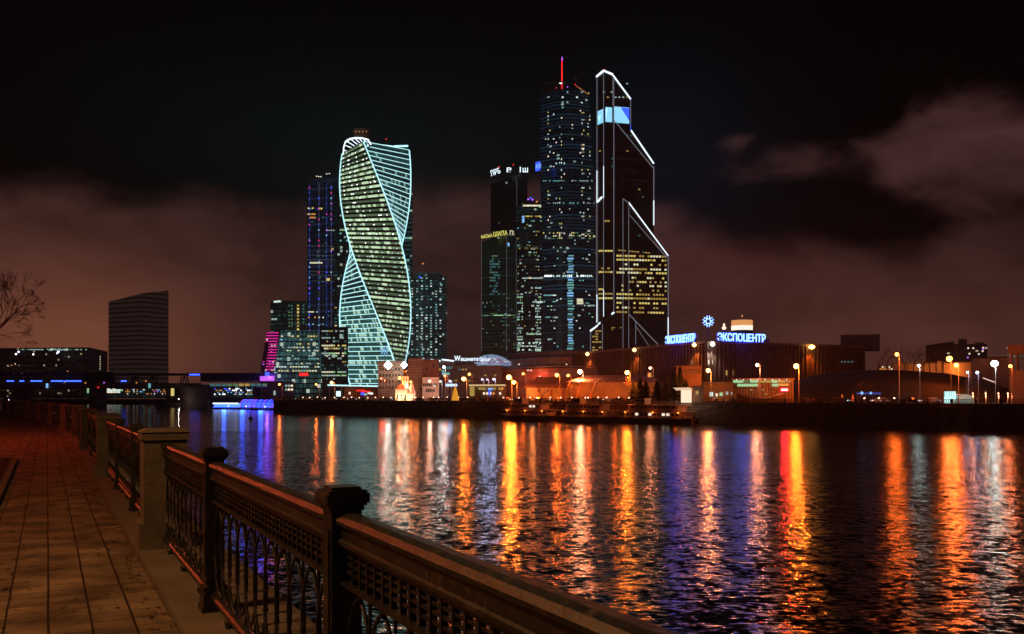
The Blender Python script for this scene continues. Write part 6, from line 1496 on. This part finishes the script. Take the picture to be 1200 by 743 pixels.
bare_tree('bare_tree', 'smaller bare tree standing beyond the big one at the left edge', -66.0, 104, 15, 8, None, .55, 6)
for i, (px, h) in enumerate(((36, 20), (52, 24), (70, 22), (84, 26), (90, 23), (97, 18))):
    bare_tree('bare_tree', 'bare tree standing before the long office block at the left', *D2(px, 960), h*1.1, 20+i, 'bare trees before the long office block', .6, 5, r0=.5)
for i, (px, D, h) in enumerate(((1040, 300, 14), (1060, 305, 15), (1082, 302, 14), (1090, 300, 15), (1097, 306, 13), (1030, 300, 16), (1070, 305, 17))):
    bare_tree('bare_tree', 'bare tree standing on the mound before the pale wall', *D2(px, D), h*.8, 40+i, 'bare trees before the pale wall', .6, 5, z0=ZZ(435.5, D), r0=.2)
for i, (px, D, h) in enumerate(((770, 262, 8), (745, 266, 9), (905, 226, 6), (1008, 232, 7), (1132, 222, 8), (636, 286, 6))):
    bare_tree('bare_tree', 'bare tree on the far embankment between the street lamps', *D2(px, D), h*1.25, 60+i, 'bare trees on the far embankment', .6, 5, r0=.16)
def conifer(x, y, h, w_, seed, label, group):
    rr = random.Random(seed); t = thing('conifer_tree', label, 'tree', (x, y, GZ), group); mb = MB(); mb.bar((x, y, GZ), (x, y, GZ+h*.9), .2, 6, .04); mb.build('trunk', M['bark'], t)
    mb = MB()
    for i in range(2600):
        f = rr.random()**.8; z = GZ+.8+f*(h-.8); r = w_*(1-f)**.8*(.78+.22*math.sin(f*30+rr.random()*2)) * rr.uniform(.3, 1.05); a = rr.uniform(0, 2*pi); c = Vector((x+r*math.cos(a), y+r*math.sin(a), z-r*.25)); s_ = rr.uniform(.2, .5)
        u = Vector((math.cos(a), math.sin(a), -.4))*s_; v = Vector((-math.sin(a), math.cos(a), rr.uniform(-.3, .3)))*s_*.45
        mb.face([c-u*.3-v, c+u, c-u*.3+v])
    mb.build('crown', M['conifer'], t)
for i, (px, D, h, w_) in enumerate(((790, 248, 9.5, 3.2), (797, 250, 10.5, 3.2), (782, 255, 8, 3), (750, 262, 7.5, 2.6), (757, 262, 6.5, 2.6), (770, 258, 6.5, 2.8), (804, 246, 6.5, 2.2), (742, 268, 6, 2.4))):
    conifer(*D2(px, D), h, w_, 70+i, 'dark conifer in the clump left of the white kiosk', 'dark conifers left of the white kiosk')
def shrub(x, y, r, h, seed, label, group=None):
    rr = random.Random(seed); t = thing('shrub', label, 'shrub', (x, y, GZ), group); mb = MB()
    for i in range(500):
        a = rr.uniform(0, 2*pi); e = math.acos(rr.random()); q_ = rr.uniform(.6, 1.05)*(1+.25*math.sin(a*3+seed)); c = Vector((x+r*q_*math.sin(e)*math.cos(a), y+r*q_*math.sin(e)*math.sin(a), GZ+h*q_*math.cos(e)))
        mb.bar(c, c+Vector((rr.uniform(-1, 1), rr.uniform(-1, 1), rr.uniform(0, 1)))*.9, .07, 3, .03, cap=False)
    mb.build('branches', M['twig'], t); mb = MB()
    for i in range(4): a = i*1.6; mb.bar((x, y, GZ), (x+r*.5*math.cos(a), y+r*.5*math.sin(a), GZ+h*.6), .12, 4, .05)
    mb.build('stems', M['bark'], t)
for i, px in enumerate((8, 24, 40, 56, 72, 88, 104, 117)):
    D = 575; shrub(*D2(px, D), 8, 5.5-.45*i, i, 'dark shrub on the low shore below the truss bridge', 'dark shrubs on the low left shore')
for i, px in enumerate((1066, 1086, 1098)): pass

# person standing far down the path
def person():
    x, y = -47.8, 80.5
    import bmesh
    t = thing('person', 'person in dark clothes walking far down the path at the left edge', 'person', (x, y, GZ), local=True)
    me = bpy.data.meshes.new('body'); V = [(0, 0, .95), (0, 0, 1.2), (0, .01, 1.42), (0, 0, 1.52), (0, -.02, 1.63), (0, -.02, 1.74), (.1, 0, .9), (.12, -.1, .5), (.12, -.08, .08), (.12, -.2, .04), (-.1, 0, .9), (-.12, .12, .5), (-.12, .25, .12), (-.12, .15, .05),
        (.2, 0, 1.4), (.26, .05, 1.12), (.26, -.08, .88), (.26, -.12, .80), (-.2, 0, 1.4), (-.26, -.05, 1.12), (-.26, -.18, .9), (-.26, -.23, .83)]
    E = [(0, 1), (1, 2), (2, 3), (3, 4), (4, 5), (0, 6), (6, 7), (7, 8), (8, 9), (0, 10), (10, 11), (11, 12), (12, 13), (2, 14), (14, 15), (15, 16), (16, 17), (2, 18), (18, 19), (19, 20), (20, 21)]
    rad = [.16, .15, .14, .06, .1, .085, .1, .075, .05, .045, .1, .075, .05, .045, .07, .055, .045, .04, .07, .055, .045, .04]
    me.from_pydata(V, E, []); o = bpy.data.objects.new('body', me); COL.objects.link(o); o.parent = t
    bm = bmesh.new(); bm.from_mesh(me); L = bm.verts.layers.skin.verify(); bm.verts.ensure_lookup_table()
    for v, r in zip(bm.verts, rad): v[L].radius = (r, r)
    bm.verts[0][L].use_root = True; bm.to_mesh(me); bm.free()
    o.modifiers.new('skin', 'SKIN'); s_ = o.modifiers.new('sub', 'SUBSURF'); s_.levels = s_.render_levels = 1; me.materials.append(M['dark'])
person()
# phone-like glow of a lamp near the far end of the path
t = thing('path_lantern', 'tiny bluish lamp on a low post far down the path', 'lamp', (*D2(10, 118), GZ))
mb = MB(); q_ = P(9.8, 469.2, 118); mb.bar((q_[0], q_[1]+.1, GZ), (q_[0], q_[1]+.1, q_[2]), .06, 5); mb.build('post', M['dark'], t); mb = MB(); mb.lathe(q_, [(.03, -.13), (.15, 0), (.03, .13)], 8); mb.build('lamp_glass', M['gb'], t)

# ------------------------------------------------------------------ camera and render settings
cam = bpy.data.cameras.new('camera'); co = bpy.data.objects.new('camera', cam); COL.objects.link(co)
co.location = (0, 0, CAMZ); co.rotation_euler = (pi/2, 0, 0)
cam.sensor_width = 36; cam.lens = 36*F/1200; cam.shift_y = (465-371.5)/1200; cam.clip_end = 20000; cam.clip_start = .05
sc.camera = co
sc.view_settings.view_transform = 'Standard'; sc.view_settings.look = 'None'; sc.view_settings.exposure = 0; sc.view_settings.gamma = 1
sc.render.engine = 'CYCLES'; sc.cycles.use_denoising = True; sc.cycles.max_bounces = 4; sc.cycles.diffuse_bounces = 2; sc.cycles.glossy_bounces = 3
sc.cycles.sample_clamp_indirect = 4; sc.cycles.sample_clamp_direct = 0; sc.cycles.use_light_tree = True; sc.cycles.caustics_reflective = False; sc.cycles.caustics_refractive = False
# lettering becomes real mesh
bpy.context.view_layer.update(); dg = bpy.context.evaluated_depsgraph_get()
for o in [o for o in sc.objects if o.type == 'FONT']:
    me = bpy.data.meshes.new_from_object(o.evaluated_get(dg)); nm = o.name; mw = (o.location.copy(), o.rotation_euler.copy(), o.scale.copy(), o.parent); mt = o.data.materials[0]
    bpy.data.objects.remove(o); n_ = bpy.data.objects.new(nm, me); COL.objects.link(n_); n_.parent = mw[3]; n_.location, n_.rotation_euler, n_.scale = mw[:3]
    if not me.materials: me.materials.append(mt)
def haze(dens):
    m = bpy.data.materials.new('haze air'); m.use_nodes = True; nt = m.node_tree; nt.nodes.remove(nt.nodes['Principled BSDF'])
    v = N(nt, 'ShaderNodeVolumePrincipled'); v.inputs['Color'].default_value = (.95, .93, .92, 1); v.inputs['Density'].default_value = dens; v.inputs['Anisotropy'].default_value = .6
    nt.links.new(v.outputs[0], nt.nodes['Material Output'].inputs['Volume'])
    mb = MB(); mb.box(-3300, 3300, -450, 3400, -4, 470); o = mb.build('haze', m, kind='stuff'); o['label'] = 'thin night haze over the river and the city'
haze(.0001)
